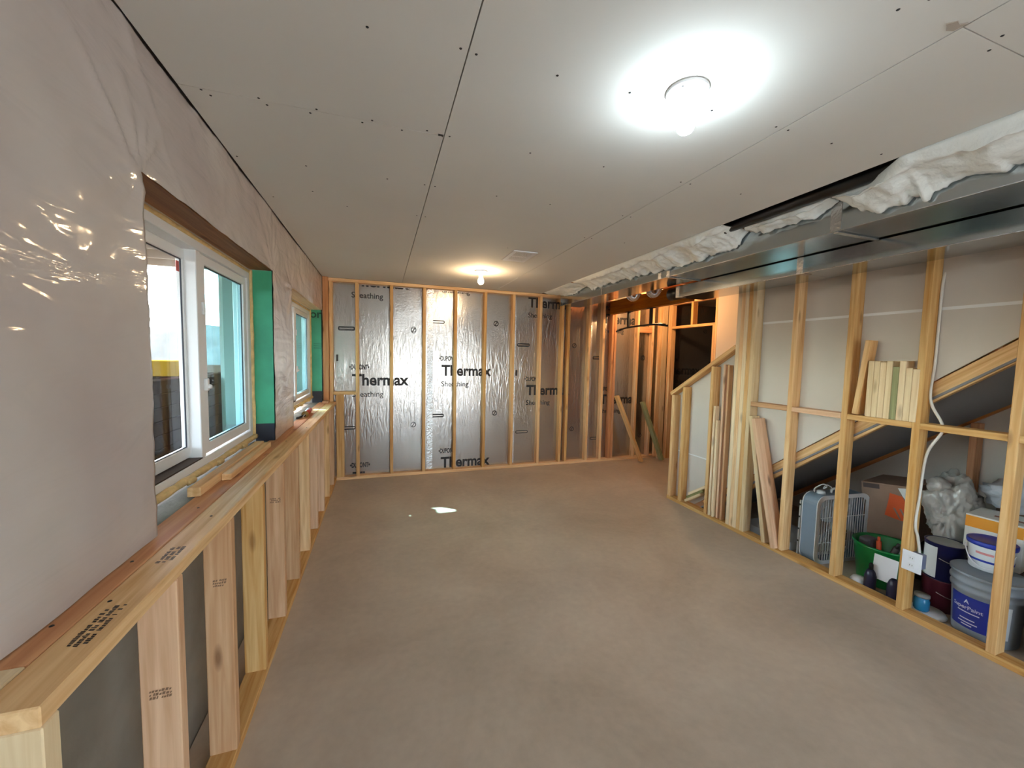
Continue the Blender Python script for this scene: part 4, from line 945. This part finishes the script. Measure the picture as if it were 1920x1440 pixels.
obj('deck_rim', box_mesh(-4.64, -4.6, -1.6, 5.38, 2.45, 2.65), WD, dk); obj('deck_rim', box_mesh(-4.6, -.96, 5.345, 5.375, 2.605, 2.65), WD, dk)
obj('deck_or_blocker_post', box_mesh(-1.76, -1.535, 5.345, 5.475, .55, 2.60), WD, dk)  # post added and widened to cut the sun patch on the floor
obj('sun_blocker_post', box_mesh(-1.43, -1.28, 5.365, 5.455, .55, 2.35), WD, dk)  # stands free of the deck, added only to trim the floor sun patch
obj('deck_or_blocker_post', box_mesh(-4.6, -4.48, 5.26, 5.38, .55, 2.47), WD, dk)
FD = mat('dark_fence_paint', srgb(24, 15, 13), .85, var=.2, scale=6, stretch=(6, 6, .5), spec=0)
rw = thing('retaining_wall', (-1.9, 3, .55), 'dark timber retaining wall just outside the windows', 'retaining wall')
for k in range(6):
    for j in range(5): obj('timber', box_mesh(-2.02, -1.9+.006*((k*7+j*3) % 3-1), -3+j*2.1+(k % 2)*.4, -.905+j*2.1+(k % 2)*.4, .55+k*.125, .672+k*.125, .006), FD, rw)
fe = thing('fence', (-4, 9, .55), 'dark brown board fence outside the windows', 'fence')
for k in range(52): obj('fence_board', box_mesh(-11+k*.2, -11+k*.2+.19, 9.0, 9.03, .55, 1.16+.01*math.sin(k*1.7)), FD, fe)
for z in (.7, 1.0): obj('fence_rail', box_mesh(-11, -.7, 9.03, 9.07, z, z+.08), FD, fe)
bm = bmesh.new(); rows = []
for i in range(41):
    xx = -42+i*1.2; hh = 3.0+.35*math.sin(i*.6+.8)+.6*noise.noise(Vector((i*.31, 0, 0)))+.02*i
    rows.append([bm.verts.new(p) for p in ((xx, 34, .3), (xx, 40, hh), (xx, 46, hh*1.02), (xx, 56, .3))])
for a, b in zip(rows, rows[1:]):
    for q in range(3): bm.faces.new((a[q], a[q+1], b[q+1], b[q]))
props(obj('hill', mesh_of(bm), mat('blue_grey_scrub', srgb(64, 66, 64), .9, var=.15, scale=.6, spec=0), smooth=True), 'blue-grey distant hill beyond the fence', 'hill', kind='structure')
yc = thing('utility_box', (-3.6, 8.4, .55), 'yellow utility box on posts seen through the near window', 'utility box')
obj('cabinet', box_mesh(-3.85, -3.35, 8.2, 8.7, 1.12, 1.39, .01), mat('yellow_paint', srgb(84, 66, 14), .7, spec=0), yc)
for xx in (-3.8, -3.45): obj('post', box_mesh(xx, xx+.08, 8.4, 8.48, .55, 1.12), FD, yc)
